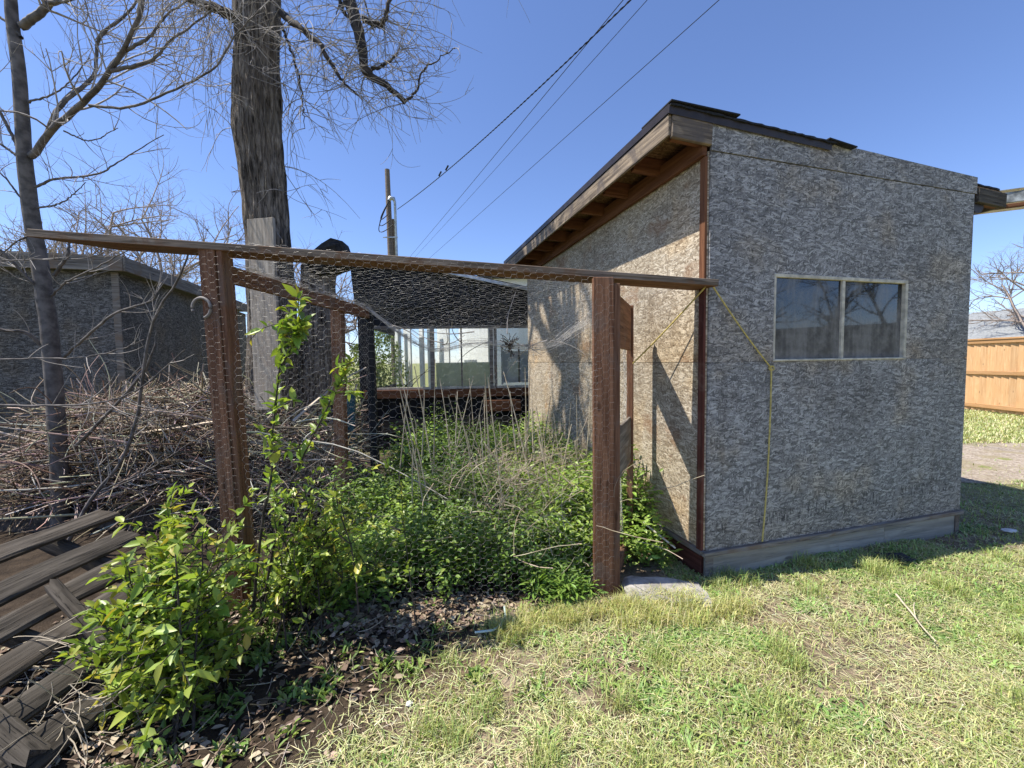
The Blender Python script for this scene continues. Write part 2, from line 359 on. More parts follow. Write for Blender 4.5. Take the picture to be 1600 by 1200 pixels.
# front: sheets on the frame, joints open by a few mm; the window cuts the upper sheet
WX0, WX1, WZ0, WZ1 = .51, 1.75, 1.405, 1.98
prism_local('osb_panel', [(0, SILL), (W, SILL), (W, SEAM - .002), (0, SEAM - .002)], -T, 0, None, shed)
lowp = [o for o in shed.children][-1] if len(shed.children) else None
def panel(poly, y0, y1, mat, par=None, name='osb_panel', ctr=None):
    xs = [p[0] for p in poly]; zs = [p[1] for p in poly]; cx, cz = (min(xs) + max(xs)) / 2, (min(zs) + max(zs)) / 2
    o = prism_local(name, [(x - cx, z - cz) for x, z in poly], y0, y1, mat, par or shed); o.location = (cx, 0, cz); return o
bpy.data.objects.remove(bpy.data.objects['osb_panel'])
panel([(0, SILL), (W, SILL), (W, SEAM - .0018), (0, SEAM - .0018)], -T, 0, M_osb_stamp)
panel([(0, SEAM), (WX0, SEAM), (WX0, WZ1), (WX1, WZ1), (WX1, SEAM), (W, SEAM), (W, seamz(W) - .005), (0, seamz(0) - .005)], -T, 0, M_osb_grey)
panel([(0, seamz(0)), (1.46, seamz(1.46)), (1.46, topz(1.46)), (0, topz(0))], -T - .006, -.001, M_osb_grey, name='osb_strip')
panel([(1.464, seamz(1.464)), (W + .02, seamz(W)), (W + .02, topz(W)), (1.464, topz(1.464))], -T - .004, -.001, M_osb_grey, name='osb_strip')
# left wall: sheets 1.22 x 2.44, own frame turned so that local x runs back along the wall
def lpanel(y0, y1, z0, z1):
    o = box_local('osb_panel', -(y1 - y0) / 2, (y1 - y0) / 2, -T / 2, T / 2, -(z1 - z0) / 2, (z1 - z0) / 2, M_osb_tan, shed, bevel=.001)
    o.rotation_euler = (0, 0, R(90)); o.location = (-T / 2, (y0 + y1) / 2, (z0 + z1) / 2); return o
lpanel(.0, 2.438, SILL, SEAM - .003); lpanel(2.441, L, SILL, SEAM - .003)
lpanel(.0, 1.218, SEAM, 2.70); lpanel(1.221, L, SEAM, 2.70)
# back and right walls
o = box_local('back_wall', 0, W, L - T, L, SILL, 2.74, M_osb_grey, shed, bevel=0)
o = box_local('right_wall', -L / 2, L / 2, -T / 2, T / 2, -1.27, 1.27, M_osb_grey, shed, bevel=0); o.rotation_euler = (0, 0, R(90)); o.location = (W - T / 2, L / 2, 1.46)
box_local('floor_deck', .02, W - .02, .02, L - .02, SILL - .03, SILL, M_raft, shed)
# corner trim: thin red strip on the side face and on the front edge
for z0, z1, m in ((SILL, 1.88, M_trim), (1.885, 2.67, M_raft)):
    o = box_local('corner_trim', -(z1 - z0) / 2, (z1 - z0) / 2, -.009, .009, -.024, .024, m, shed, bevel=.002)
    o.rotation_euler = (R(90), R(-90), 0); o.location = (-T - .010, .022, (z0 + z1) / 2)
    o.rotation_euler = Matrix(((0, -1, 0), (0, 0, -1), (1, 0, 0))).to_euler()
# sill and skirting
box_local('sill', -.03, W + .01, -.034, -.001, SILL - .032, SILL - .002, M_grey, shed)
o = box_local('sill', -L / 2, L / 2, -.016, .016, -.015, .015, M_grey, shed); o.rotation_euler = (0, 0, R(90)); o.location = (-.018, L / 2 + .001, SILL - .017)
box_local('skirting', .0, 1.6, -.014, .012, -.03, SILL - .034, M_skirt, shed); box_local('skirting', 1.604, W - .02, -.012, .014, -.03, SILL - .034, M_skirt, shed)
o = box_local('skirting', -.52, .52, -.012, .012, -.11, .08, M_trim, shed); o.rotation_euler = (0, 0, R(90)); o.location = (-.002, .54, .07)
o = box_local('skirting', -1.3, 1.3, -.012, .012, -.11, .08, M_skirt, shed); o.rotation_euler = (0, 0, R(90)); o.location = (.004, 2.37, .07)
box_local('skirting_post', -.012, .05, -.022, -.0145, -.02, SILL - .036, M_grey, shed); box_local('skirting_post', W - .06, W - .015, -.022, -.0125, -.02, SILL - .036, M_grey, shed)
# window
win = box_local('window', WX0, WX1, -.016, .03, WZ1 - .024, WZ1, M_alu, shed)
def wbox(name, x0, x1, y0, y1, z0, z1, m, **k):
    o = box_local(name, x0, x1, y0, y1, z0, z1, m, win, **k); o.location = Vector(o.location) - Vector(win.location); return o
wbox('window_frame', WX0, WX0 + .016, -.016, .03, WZ0 + .012, WZ1 - .024, M_alu); wbox('window_frame', WX1 - .024, WX1, -.018, .03, WZ0 + .012, WZ1 - .024, M_alu)
wbox('window_frame', WX0 - .002, WX1 + .002, -.022, .03, WZ0 - .002, WZ0 + .012, M_alu)
wbox('mullion', 1.112, 1.138, -.012, .024, WZ0 + .012, WZ1 - .024, M_alu)
wbox('pane', WX0 + .016, 1.112, .004, .007, WZ0 + .012, WZ1 - .024, M_glass, bevel=0); wbox('pane', 1.138, WX1 - .024, .010, .013, WZ0 + .012, WZ1 - .024, M_glass, bevel=0)
# roof: rafters run across, ends show under the left eave; deck and roofing above
OH = .285; YB = L + .2
def zr(x): return 2.79 - .050 * x
for i in range(10):
    y = .03 + i * (L + .1) / 9
    p0, p1 = sw(-OH + .03, y, zr(-OH) + .0), sw(W + .33, y, zr(W + .33))
    bar('rafter', p0, p1, .038, .11, M_raft, shed)
def slab(name, x0, x1, y0, y1, dz0, dz1, mat):
    V = [(x, y, zr(x) + dz) for dz in (dz0, dz1) for x, y in ((x0, y0), (x1, y0), (x1, y1), (x0, y1))]
    Fc = [(3, 2, 1, 0), (4, 5, 6, 7), (0, 1, 5, 4), (1, 2, 6, 5), (2, 3, 7, 6), (3, 0, 4, 7)]
    me = bpy.data.meshes.new(name); me.from_pydata(V, [], Fc); me.update(); return obj(name, me, mat, shed, world=False)
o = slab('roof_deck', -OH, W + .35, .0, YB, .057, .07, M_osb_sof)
# roofing: ragged sheet edges
def rag(name, x0, x1, y0, y1, dz, th, mat, n=40, amp=.004):
    V = []; Fc = []
    xs = np.linspace(x0, x1, n)
    for j, x in enumerate(xs):
        e0 = y0 + random.uniform(-amp, amp); V += [(x, e0, zr(x) + dz + random.uniform(-.003, .003)), (x, y1, zr(x) + dz), (x, e0, zr(x) + dz + th), (x, y1, zr(x) + dz + th)]
        if j: a = 4 * (j - 1); q = 4 * j; Fc += [(a, q, q + 1, a + 1), (a + 2, a + 3, q + 3, q + 2), (a, a + 2, q + 2, q), (a + 1, q + 1, q + 3, a + 3)]
    e = 4 * (n - 1); Fc += [(0, 1, 3, 2), (e, e + 2, e + 3, e + 1)]
    me = bpy.data.meshes.new(name); me.from_pydata(V, [], Fc); me.update(); return obj(name, me, mat, shed, world=False)
rag('roofing', -OH - .025, .97, -.045, YB + .02, .102, .012, M_roof); rag('roofing', .975, W + .37, .02, YB + .02, .092, .012, M_roof)
for x0, x1, tl in ((-OH - .03, .17, .006), (.9, 1.14, -.018)):   # loose shingles at the rim
    V = [(x0, -.055, zr(x0) + .118), (x1, -.06, zr(x1) + .118 + tl), (x1, .25, zr(x1) + .118), (x0, .25, zr(x0) + .118)]; V += [(x, y, z + .008) for x, y, z in V]
    me = bpy.data.meshes.new('shingle'); me.from_pydata(V, [], [(3, 2, 1, 0), (4, 5, 6, 7), (0, 1, 5, 4), (1, 2, 6, 5), (2, 3, 7, 6), (3, 0, 4, 7)]); me.update(); obj('shingle', me, M_roof, shed, world=False)
bar('drip_edge', sw(-OH - .03, -.03, zr(-OH) + .085), sw(.95, -.03, zr(.95) + .085), .004, .05, M_drip, shed)
bar('drip_edge', sw(-OH - .028, -.03, zr(-OH) + .09), sw(-OH - .028, YB, zr(-OH) + .09), .004, .05, M_drip, shed)
bar('fascia', sw(-OH - .012, -.015, zr(-OH) + .005), sw(-OH - .012, 2.42, zr(-OH) + .005), .02, .12, M_fascia, shed)
bar('fascia', sw(-OH - .012, 2.424, zr(-OH) + .005), sw(-OH - .012, YB, zr(-OH) + .005), .02, .12, M_fascia, shed)
bar('rake_board', sw(-OH + .0, -.014, zr(-OH) + .0), sw(-.002, -.014, zr(0) + .0), .026, .13, M_fascia, shed)
bar('rake_board', sw(W + .022, -.012, zr(W) - .01), sw(W + .355, -.012, zr(W + .32) - .01), .03, .11, M_pal, shed)
bar('eave_ledger', sw(-T - .022, .0, 2.735), sw(-T - .022, L, 2.735), .036, .125, M_raft, shed)
bar('eave_fascia', sw(W + .366, -.01, zr(W + .36)), sw(W + .366, YB, zr(W + .36)), .02, .1, M_grey, shed)
# half-round gutter under the right eave
V = []; Fc = []
for j, y in enumerate((.0, L + .1)):
    for k in range(9): a = math.pi + k * math.pi / 8; V.append((W + .07 + .07 * math.cos(a), y, 2.60 + .07 * math.sin(a)))
Fc = [(k, k + 1, k + 10, k + 9) for k in range(8)] + [tuple(range(9))]
me = bpy.data.meshes.new('gutter'); me.from_pydata(V, [], Fc); me.update(); obj('gutter', me, M_drip, shed, world=False)

# weathered metal awning rim beside the right eave
aw = empty('awning', sw(W + .3, -.05, 0), label='pale mottled metal awning rim beside the right eave of the shed', cat='awning')
a0 = sw(W + .385, .04, 2.66); a1 = a0 + Vector((1.9, -.75, .06))
bar('awning_fascia', a0 + Vector((0, 0, .02)), a1 + Vector((0, 0, .02)), .012, .085, plain('mottled flaking metal', (.34, .36, .36), .6, .2, var=.7, scale=9), aw); bar('awning_rail', a0 + Vector((0, .01, -.045)), a1 + Vector((0, .01, -.045)), .04, .03, M_raft, aw)
bar('awning_sheet', a0 + Vector((.0, .35, .08)), a1 + Vector((.3, .35, .08)), .7, .006, M_pipe, aw)
bar('awning_post', a1 + Vector((-.05, .03, -.06)), Vector((a1.x - .05, a1.y + .03, 0)), .07, .07, M_grey, aw, upv=(0, 1, 0))

# ------------------------------------------------------------------ wire run: beam, posts, rails, door, netting
run = empty('wire_run', (-.4, 2.45, 0), label='open pen of reddish timber posts and beam hung with chicken wire', cat='pen')
BL, BR = Vector((-2.535, 2.224, 2.140)), Vector((1.262, 2.545, 1.885))
# beam laid flat, its left end cut to a slant
bo = Vector((-.008, .055, 0)); o = bar('beam', BL + bo, BR + bo, .185, .042, M_beam, run, wob=.001)
me = o.data; me.materials.append(M_red); Lb = (BR - BL).length
for v in me.vertices:
    if v.co.x < -Lb / 2 + .1: v.co.x += .30 * (v.co.y + .0925) / .185
    if v.co.x > Lb / 2 - .1 and v.co.y > 0: v.co.x -= .06
for pg in me.polygons:
    if pg.normal.z < -.5: pg.material_index = 1
def hexnet(name, fn, wid, hei, parent, cell=.050, r=.00030, jit=.004, gone=None):
    sx, sy = cell * .75, cell * .8
    nxh, nyh = int(wid / (2 * sx)) + 1, int(hei / sy) + 1
    pts = {}; E = set()
    def key(a, b_): return (int(round(a * 4)), int(round(b_ * 2)))
    P2 = []
    def vid(a, b_):
        k = key(a, b_)
        if k not in pts: pts[k] = len(P2); P2.append((a, b_))
        return pts[k]
    for i in range(2 * nxh):
        for j in range(nyh):
            cx, cy = i * 1.5, j + (.5 if i % 2 else 0)     # units: hex half-size 1 wide, .5 tall
            c6 = [(cx + 1, cy), (cx + .5, cy + .5), (cx - .5, cy + .5), (cx - 1, cy), (cx - .5, cy - .5), (cx + .5, cy - .5)]
            ids = [vid(*q) for q in c6]
            for a in range(6):
                e = (ids[a], ids[(a + 1) % 6]); E.add((min(e), max(e)))
    P2 = np.array(P2); U = P2[:, 0] * cell * .5; Vv = P2[:, 1] * cell * .8
    ok = (U >= 0) & (U <= wid) & (Vv >= 0) & (Vv <= hei)
    if gone is not None: ok &= ~gone(U, Vv)
    P3 = fn(np.clip(U / wid, 0, 1), np.clip(Vv / hei, 0, 1)) + rng.normal(0, jit * .35, (len(U), 3))
    E = np.array(sorted(E)); E = E[ok[E[:, 0]] & ok[E[:, 1]]]
    A, B = P3[E[:, 0]], P3[E[:, 1]]; d = B - A; d /= np.linalg.norm(d, axis=1, keepdims=True) + 1e-9
    ref = np.array([.31, .83, .47]); n1 = np.cross(d, ref); n1 /= np.linalg.norm(n1, axis=1, keepdims=True); n2 = np.cross(d, n1)
    flat = np.abs(P2[E[:, 0], 1] - P2[E[:, 1], 1]) < .01
    rr = np.where(flat, r * 1.4, r)[:, None]
    Vs = []
    for Pq in (A, B):
        for k in range(3): a = k * 2.0944; Vs.append(Pq + rr * (math.cos(a) * n1 + math.sin(a) * n2))
    n = len(A); Vs = np.stack(Vs, 1).reshape(-1, 3); base = np.arange(n)[:, None] * 6
    Fc = np.concatenate([base + np.array([[k, (k + 1) % 3, 3 + (k + 1) % 3, 3 + k]]) for k in range(3)])
    return obj(name, mesh_np(name, Vs, Fc), M_wire, parent)
def lerp(a, b_, t): return np.asarray(a)[None, :] * (1 - t)[:, None] + np.asarray(b_)[None, :] * t[:, None]
def bil(c00, c10, c01, c11, sag=0, wav=.02, nrm=(0, 1, 0)):
    def f(u, v):
        p = lerp(c00, c10, u) * (1 - v)[:, None] + lerp(c01, c11, u) * v[:, None]
        p[:, 2] -= sag * 16 * u * (1 - u) * v * (1 - v)
        p[:, 2] += .6 * wav * np.sin(u * 7 + 2.5 * np.sin(v * 5)); p[:, 0] += .5 * wav * np.sin(v * 8 + 3 * u)
        wv = wav * (np.sin(u * 9 + 3 * v) * np.cos(v * 7 + u * 2) + .5 * np.sin(u * 23 + v * 17))
        return p + wv[:, None] * np.array(nrm)[None, :]
    return f
# posts: left front (a pair of boards), right front (a pair), rear left
lp = at(382, 968, 2.33); lt = at(332, 400, 2.29)
bar('post', (lp.x - .03, lp.y, -.05), (lt.x - .02, lt.y, 2.085), .088, .045, M_red, run, upv=(0, 1, 0), wob=.003)
bar('post', (lp.x + .032, lp.y + .03, -.05), (lt.x + .042, lt.y + .03, 2.08), .034, .09, M_red, run, upv=(0, 1, 0), wob=.003)
bar('post', (.535, 2.405, -.05), (.535, 2.405, 1.905), .118, .045, M_red, run, upv=(0, 1, 0), wob=.002)
bar('post', (.612, 2.445, -.05), (.612, 2.445, 1.87), .04, .10, M_red, run, upv=(0, 1, 0), wob=.002)
rp0 = at(527, 476, 3.55); bar('post', (rp0.x - .02, rp0.y, -.05), (rp0.x, rp0.y, rp0.z), .09, .075, M_red, run, upv=(0, 1, 0))
ra, rb = at(345, 425, 2.33), at(575, 490, 3.98)
bar('side_rail', ra, rb, .04, .095, M_red, run)
bar('rear_post', (rb.x + .02, rb.y + .02, -.05), (rb.x, rb.y + .02, rb.z + .02), .07, .07, M_black, run, upv=(0, 1, 0))
bar('base_board', (lp.x + .05, 2.36, .05), (rp0.x, rp0.y, .06), .03, .12, M_grey, run); 
# galvanised ring on the left post
ring = [(lt.x - .055 + .05 * math.cos(a), 2.262, 1.745 + .055 * math.sin(a)) for a in np.linspace(R(200), R(-75), 22)]
obj('ring_hook', tube_mesh('ring_hook', [(ring, .008)], 8), plain('dull zinc ring', (.20, .18, .165), .6, .2), run)
# netting
fl, fr = (lp.x + .09, 2.30, .02), (.50, 2.375, .02); tl, tr = (lt.x + .09, 2.25, 2.09), (.50, 2.375, 1.93)
hexnet('front_netting', bil(fl, fr, tl, tr), 2.05, 1.95, run)
hexnet('post_netting', bil((.47, 2.378, .02), (.60, 2.378, .02), (.47, 2.378, 1.88), (.60, 2.378, 1.88), wav=.001), .13, 1.86, run, r=.00020)
hexnet('left_post_netting', bil((lp.x - .1, 2.29, .02), (lp.x + .06, 2.29, .02), (lt.x - .09, 2.255, 2.04), (lt.x + .06, 2.255, 2.04), wav=.002), .17, 2.0, run, r=.00020)
hexnet('side_netting', bil((lp.x + .06, 2.36, .0), (rb.x, rb.y, .0), (ra.x + .03, ra.y, ra.z + .05), (rb.x + .03, rb.y, rb.z + .05), wav=.03, nrm=(1, 0, 0)), 1.85, 2.0, run)
wr = sw(-T - .02, 1.62, 1.84)
def roofnet(u, v):
    p = bil((BL.x * .0 + lt.x, 2.29, 2.10), (1.2, 2.57, 1.91), (rb.x, rb.y, rb.z + .06), tuple(wr), wav=.012, nrm=(0, 0, 1))(u, v)
    p[:, 2] -= .40 * 4 * u * (1 - u) * v ** 1.3 * (1 + .25 * np.sin(u * 9)); p[:, 1] += .12 * 4 * u * (1 - u) * v
    return p
hexnet('roof_netting', roofnet, 2.6, 1.85, run, jit=.008, r=.00036)
# bunched rim of the netting at the back and along the side rail
ln_ = []
for k in range(26):
    u = np.linspace(0, 1, 40); p = roofnet(u, np.full(40, 1 - abs(rng.normal(0, .03)))) + np.cumsum(rng.normal(0, .006, (40, 3)), 0) * np.array([1, 1, .8]); ln_.append((p, .0011))
for k in range(14):
    u = np.linspace(0, 1, 24); p = lerp(tuple(ra + Vector((.02, 0, .055))), tuple(rb + Vector((.02, 0, .055))), u) + rng.normal(0, .012, (24, 3)); ln_.append((p, .001))
obj('netting_rim', tube_mesh('netting_rim', ln_, 3), M_wire, run)
# rear netting hangs from the rim
# door: hinged on the right post, swung in and tied back
h0, h1 = Vector((.632, 2.50, 0)), Vector((.89, 3.08, 0)); dz = Vector((0, 0, 1))
door = bar('door', h0 + dz * .06, h0 + dz * 1.84, .045, .04, M_red, run, upv=(h1 - h0).normalized(), wob=.001)
def dbar(name, a, b_, wd, ht, m, upv=(0, 0, 1)):
    o = bar(name, a, b_, wd, ht, m, None, upv=upv, wob=.001); o.parent = door
    o.matrix_parent_inverse = door.matrix_basis.inverted() @ Matrix.Identity(4); return o
door.matrix_parent_inverse = Matrix.Translation(-Vector(run.location))
dd = (h1 - h0).normalized()
dbar('door_stile', h1 + dz * .06, h1 + dz * 1.83, .045, .04, M_red, upv=dd)
dbar('door_top_board', h0 + dd * .025 + dz * 1.67, h1 - dd * .025 + dz * 1.66, .02, .33, M_red)
dbar('door_middle_board', h0 + dd * .025 + dz * .83, h1 - dd * .025 + dz * .83, .02, .34, M_grey)
dbar('door_bottom_rail', h0 + dd * .025 + dz * .10, h1 - dd * .025 + dz * .10, .035, .09, M_red)
nrm = Vector((dd.y, -dd.x, 0))
dn = hexnet('door_netting', bil(tuple(h0 - nrm * .03 + dz * .07), tuple(h1 - nrm * .03 + dz * .07), tuple(h0 - nrm * .03 + dz * 1.82), tuple(h1 - nrm * .03 + dz * 1.82), nrm=tuple(nrm)), .63, 1.75, None, r=.0008)
dn.parent = door; dn.matrix_parent_inverse = door.matrix_basis.inverted()

# yellow rope: tied to the beam end, one leg to the door, one down the shed front
q0 = sw(-.005, -.045, 1.875); q1 = sw(.4835, -.026, 1.36); q2 = sw(.43, -.024, .20)
def seg(a, b_, n, bow=(0, 0, 0)): t = np.linspace(0, 1, n); return lerp(tuple(a), tuple(b_), t) + np.outer(4 * t * (1 - t), bow)
rope_ = [(seg(q0, q1, 14, (0, 0, -.015)), .005), (seg(q1, q2, 18, (.012, 0, 0)) + np.cumsum(rng.normal(0, .0006, (18, 3)), 0), .0052), (seg(sw(-.05, -.03, 1.865), h1 + dz * 1.38, 14, (0, 0, -.01)), .005)]
kn = [(q1.x + .016 * math.cos(a), q1.y - .004 + .004 * math.sin(3 * a), q1.z + .014 * math.sin(a)) for a in np.linspace(0, 12, 24)]
rope_.append((np.array(kn), .005))
rope_.append((seg(sw(-.05, -.03, 1.865), q0, 6, (0, 0, .02)), .005))
tag(obj('rope', tube_mesh('rope', rope_, 6), M_yel), 'thin yellow rope knotted beside the window and tied to the beam', 'rope')

# ------------------------------------------------------------------ neighbour shed on the left
NO = Vector((-4.73, 5.0, 0)); nsh = empty('side_shed', NO, SR, label='low dark strand-board shed behind the brush pile', cat='shed')
NL = 4.3
def nl(name, x0, x1, y0, y1, z0, z1, m, **k): return box_local(name, x0, x1, y0, y1, z0, z1, m, nsh, **k)
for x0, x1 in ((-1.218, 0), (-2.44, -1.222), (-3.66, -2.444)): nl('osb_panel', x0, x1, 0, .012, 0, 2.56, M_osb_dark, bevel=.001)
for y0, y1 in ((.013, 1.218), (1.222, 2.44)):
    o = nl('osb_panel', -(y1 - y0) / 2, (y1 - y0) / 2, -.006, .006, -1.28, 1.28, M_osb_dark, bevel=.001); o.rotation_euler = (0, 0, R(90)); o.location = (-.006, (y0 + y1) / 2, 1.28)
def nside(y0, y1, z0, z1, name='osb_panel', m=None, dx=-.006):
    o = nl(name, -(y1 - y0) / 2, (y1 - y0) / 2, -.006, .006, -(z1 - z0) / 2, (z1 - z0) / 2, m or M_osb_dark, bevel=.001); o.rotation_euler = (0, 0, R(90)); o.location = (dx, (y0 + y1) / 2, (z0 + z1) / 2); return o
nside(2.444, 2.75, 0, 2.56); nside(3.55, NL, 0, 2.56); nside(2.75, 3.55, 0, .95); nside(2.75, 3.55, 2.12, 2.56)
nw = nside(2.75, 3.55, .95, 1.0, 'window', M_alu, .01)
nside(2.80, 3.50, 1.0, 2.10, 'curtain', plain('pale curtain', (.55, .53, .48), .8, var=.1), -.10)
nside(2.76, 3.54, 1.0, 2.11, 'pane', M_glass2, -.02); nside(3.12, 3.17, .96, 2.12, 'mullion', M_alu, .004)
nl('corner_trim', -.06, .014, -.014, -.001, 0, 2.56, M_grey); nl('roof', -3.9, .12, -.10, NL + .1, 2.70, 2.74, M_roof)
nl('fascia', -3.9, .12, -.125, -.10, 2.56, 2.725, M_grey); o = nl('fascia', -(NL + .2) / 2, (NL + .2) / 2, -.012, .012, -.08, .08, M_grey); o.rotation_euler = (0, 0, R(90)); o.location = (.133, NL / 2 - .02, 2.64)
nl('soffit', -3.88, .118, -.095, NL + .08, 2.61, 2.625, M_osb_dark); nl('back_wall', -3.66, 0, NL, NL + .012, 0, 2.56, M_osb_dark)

# ------------------------------------------------------------------ black coop at the back with a window band
CO = at(566, 640, 6.55); CO.z = 0; coop = empty('back_coop', CO, R(5), label='black sheathed coop with a wide old window band behind the pen', cat='coop')
CW = 3.9
def cb(name, x0, x1, y0, y1, z0, z1, m, **k): return box_local(name, x0, x1, y0, y1, z0, z1, m, coop, **k)
cb('wall', 0, CW, 0, .05, 0, .42, M_black); cb('wall', 0, CW, .0, .05, 2.02, 2.30, M_black); cb('corner_post', -.02, .12, -.02, .09, .0, 2.3, M_black)
prism_local('gable_wall', [(-.05, 2.301), (CW, 2.301), (CW, 2.31), (1.0, 2.90), (-.10, 2.95)], -.03, .03, M_black, coop)
prism_local('roof', [(-.15, 2.955), (1.02, 2.905), (CW + .2, 2.27), (CW + .2, 2.33), (1.03, 2.965), (-.15, 3.02)], -.12, 3.0, M_roof, coop)
bar('roof_edge', CO + Matrix.Rotation(R(5), 3, 'Z') @ Vector((1.02, -.135, 2.925)), CO + Matrix.Rotation(R(5), 3, 'Z') @ Vector((CW + .2, -.135, 2.29)), .02, .05, M_pipe, coop)
cb('window_ledge', .05, CW, -.06, .05, .86, .99, M_raft); cb('wall', .0, CW, .07, .12, .42, .86, M_black)
cb('shelf_box', 1.95, 2.55, -.12, .0, .62, .80, M_raft)
cb('lower_board', .3, 2.6, -.02, -.002, .30, .52, M_pal)
for x0, x1 in ((.12, .15), (1.10, 1.17), (2.06, 2.12), (2.13, 2.18), (3.03, 3.09)): cb('window_frame', x0, x1, -.02, .03, .99, 2.02, M_grey)
cb('window_frame', .15, CW, -.018, .028, .992, 1.03, M_alu); cb('window_frame', .12, CW, -.018, .028, 1.97, 2.018, M_grey)
for x0, x1 in ((.15, 1.10), (1.17, 2.06), (2.18, 3.03)): cb('pane', x0, x1, .0, .004, 1.03, 1.97, M_glass2, bevel=0)
cb('mullion', 1.59, 1.615, -.012, .02, 1.03, 1.97, M_grey)
M_pale = plain('pale green cupboard', (.68, .68, .47), .6, var=.06)
cb('wood_panel', 3.09, CW, .01, .03, 1.03, 1.97, M_grey)
tag(obj('cupboard', box_mesh('cupboard', .92, .06, .42), M_pale), 'pale yellow-green cupboard standing inside behind the middle coop window', 'cupboard').matrix_world = Matrix.Translation(CO + Vector((1.60, .38, 1.21))) @ Matrix.Rotation(R(5), 4, 'Z')
sf = empty('white_cabinet', CO + Vector((2.55, .55, .98)), R(5), label='white framed cabinet inside behind the right coop window', cat='cabinet')
for a, m in (((-.30, .26, 0, .02, .08, .62), M_white), ): box_local('back_panel', *a, m, sf)
for a in ((-.32, -.29, -.03, .03, .05, .70), (.25, .28, -.03, .03, .05, .70)): box_local('side_panel', *a, M_cedar if a[0] > 0 else M_white, sf)
box_local('top_panel', -.33, .29, -.04, .03, .70, .73, M_white, sf); box_local('divider', -.03, .0, -.02, -.001, .08, .69, M_grey, sf)
for i, (xa, xb, zt, lb) in enumerate(((617, 625, 2.5, 'narrow white board left of the paired boards behind the coop'), (629, 646, 2.55, 'wide white board glimpsed through the left coop window'), (655, 664, 2.5, 'slim white post behind the middle coop window'),
                                      (668, 676, 2.5, 'second slim white post behind the middle coop window'), (681, 706, 2.6, 'broad white panel behind the middle coop window'), (712, 768, 2.5, 'white panel behind the right coop window'))):
    pa, pb = at(xa, 560, 10.4), at(xb, 560, 10.4); o = bar('white_board', ((pa.x + pb.x) / 2, 10.4, 0), ((pa.x + pb.x) / 2, 10.4, zt), (pb.x - pa.x) * 1.55, .04, plain('white painted board', (.8, .8, .78), .6, var=.04, scale=3), upv=(-1, -.75, 0)); tag(o, lb, 'board', 'white boards behind the coop')
cb('side_wall', -.04, .0, .09, 2.9, 0, .95, M_black); cb('side_wall', -.04, .0, .09, 2.9, 2.05, 2.9, M_black)

# white house far behind
hs = empty('white_house', (2.2, 17, 0), R(6), label='white clapboard house just visible above the coop roof', cat='house')
box_local('wall', -3.4, 4.5, 0, 5, 0, 4.75, M_white, hs); 
for x in (-1.25, -2.6): wq = box_local('window', x - .3, x + .3, -.03, -.002, 3.6, 4.5, M_teal, hs)
prism_local('roof', [(-3.7, 4.75), (4.8, 4.75), (.55, 6.6)], -.3, 5.3, M_roof, hs)

# cedar fence at the right
fn = empty('cedar_fence', (11.7, 10.5, 0), label='new orange cedar board fence across the path', cat='fence')
fdir = Vector((.10, 1, 0)).normalized(); F0 = Vector((11.45, 8.3, 0))
fm = box_mesh('fence_board', 1.72, .146, .018, .002)
for i in range(46):
    o = bpy.data.objects.new('fence_board', fm); col.objects.link(o); o.parent = fn
    if not fm.materials: fm.materials.append(wood('new cedar board', (.52, .30, .145), (.68, .44, .24), (.6, .36, .18), crack=.15, grain=.3))
    p = F0 + fdir * (i * .166); o.location = p + Vector((.03 + random.uniform(-.004, .006), 0, .9 + random.uniform(-.006, .006))) - Vector(fn.location)
    o.rotation_euler = Matrix(((0, fdir.x, fdir.y), (0, fdir.y, -fdir.x), (1, 0, 0))).to_euler(); o.scale = (1, 1, 1)
for z, h, t in ((.16, .09, .04), (.98, .09, .04), (1.74, .09, .045)): bar('fence_rail', F0 + Vector((-.0, 0, z)), F0 + fdir * 7.1 + Vector((-.0, 0, z)), t, h, M_cedar, fn)
bar('cap_rail', F0 + Vector((.02, 0, 1.80)), F0 + fdir * 7.1 + Vector((.02, 0, 1.80)), .12, .035, M_cedar, fn)
gh = empty('grey_house', (27.5, 18, 0), R(10), label='pale grey roofed house beyond the cedar fence', cat='house')
box_local('wall', -4, 6, 0, 6, 0, 1.7, M_white, gh); prism_local('roof', [(-4.4, 1.65), (6.4, 1.65), (1, 3.9)], -.4, 6.4, plain('pale grey shingles', (.24, .25, .25), .8), gh)

# ------------------------------------------------------------------ utility pole, mast, wires
pole = empty('utility_pole', at(606, 560, 13.), label='weathered wooden utility pole with conduit mast behind the coop', cat='pole'); pole.location.z = 0
pt = at(605, 265, 13); obj('pole_shaft', tube_mesh('pole_shaft', [([(pt.x + .06, 13, 0), (pt.x + .03, 13, 4), (pt.x, 13, pt.z)], [.11, .095, .075])], 12), M_pole, pole)
p2 = at(613, 342, 13.1); obj('short_post', tube_mesh('short_post', [([(p2.x + .03, 13.15, 0), (p2.x, 13.15, p2.z)], .06)], 10), M_pole, pole)
p3 = at(617, 316, 12.9); obj('conduit_mast', tube_mesh('conduit_mast', [([(p3.x + .04, 12.9, 0), (p3.x, 12.9, p3.z), (p3.x - .03, 12.88, p3.z + .10), (p3.x - .13, 12.86, p3.z + .11), (p3.x - .17, 12.85, p3.z + .03)], [.04, .04, .06, .07, .05])], 10), M_pipe, pole)
lp_ = []
for k in range(3):
    a = Vector((p3.x - .16, 12.85, p3.z + .03)); t = np.linspace(0, 1, 14); e = at(606 + 4 * k, 335 + 8 * k, 12.8)
    lp_.append((lerp(tuple(a), tuple(e), t) + np.outer(4 * t * (1 - t), (-.25 - .07 * k, 0, -.32 - .1 * k)), .014))
obj('drip_loops', tube_mesh('drip_loops', lp_, 5), M_cable, pole)
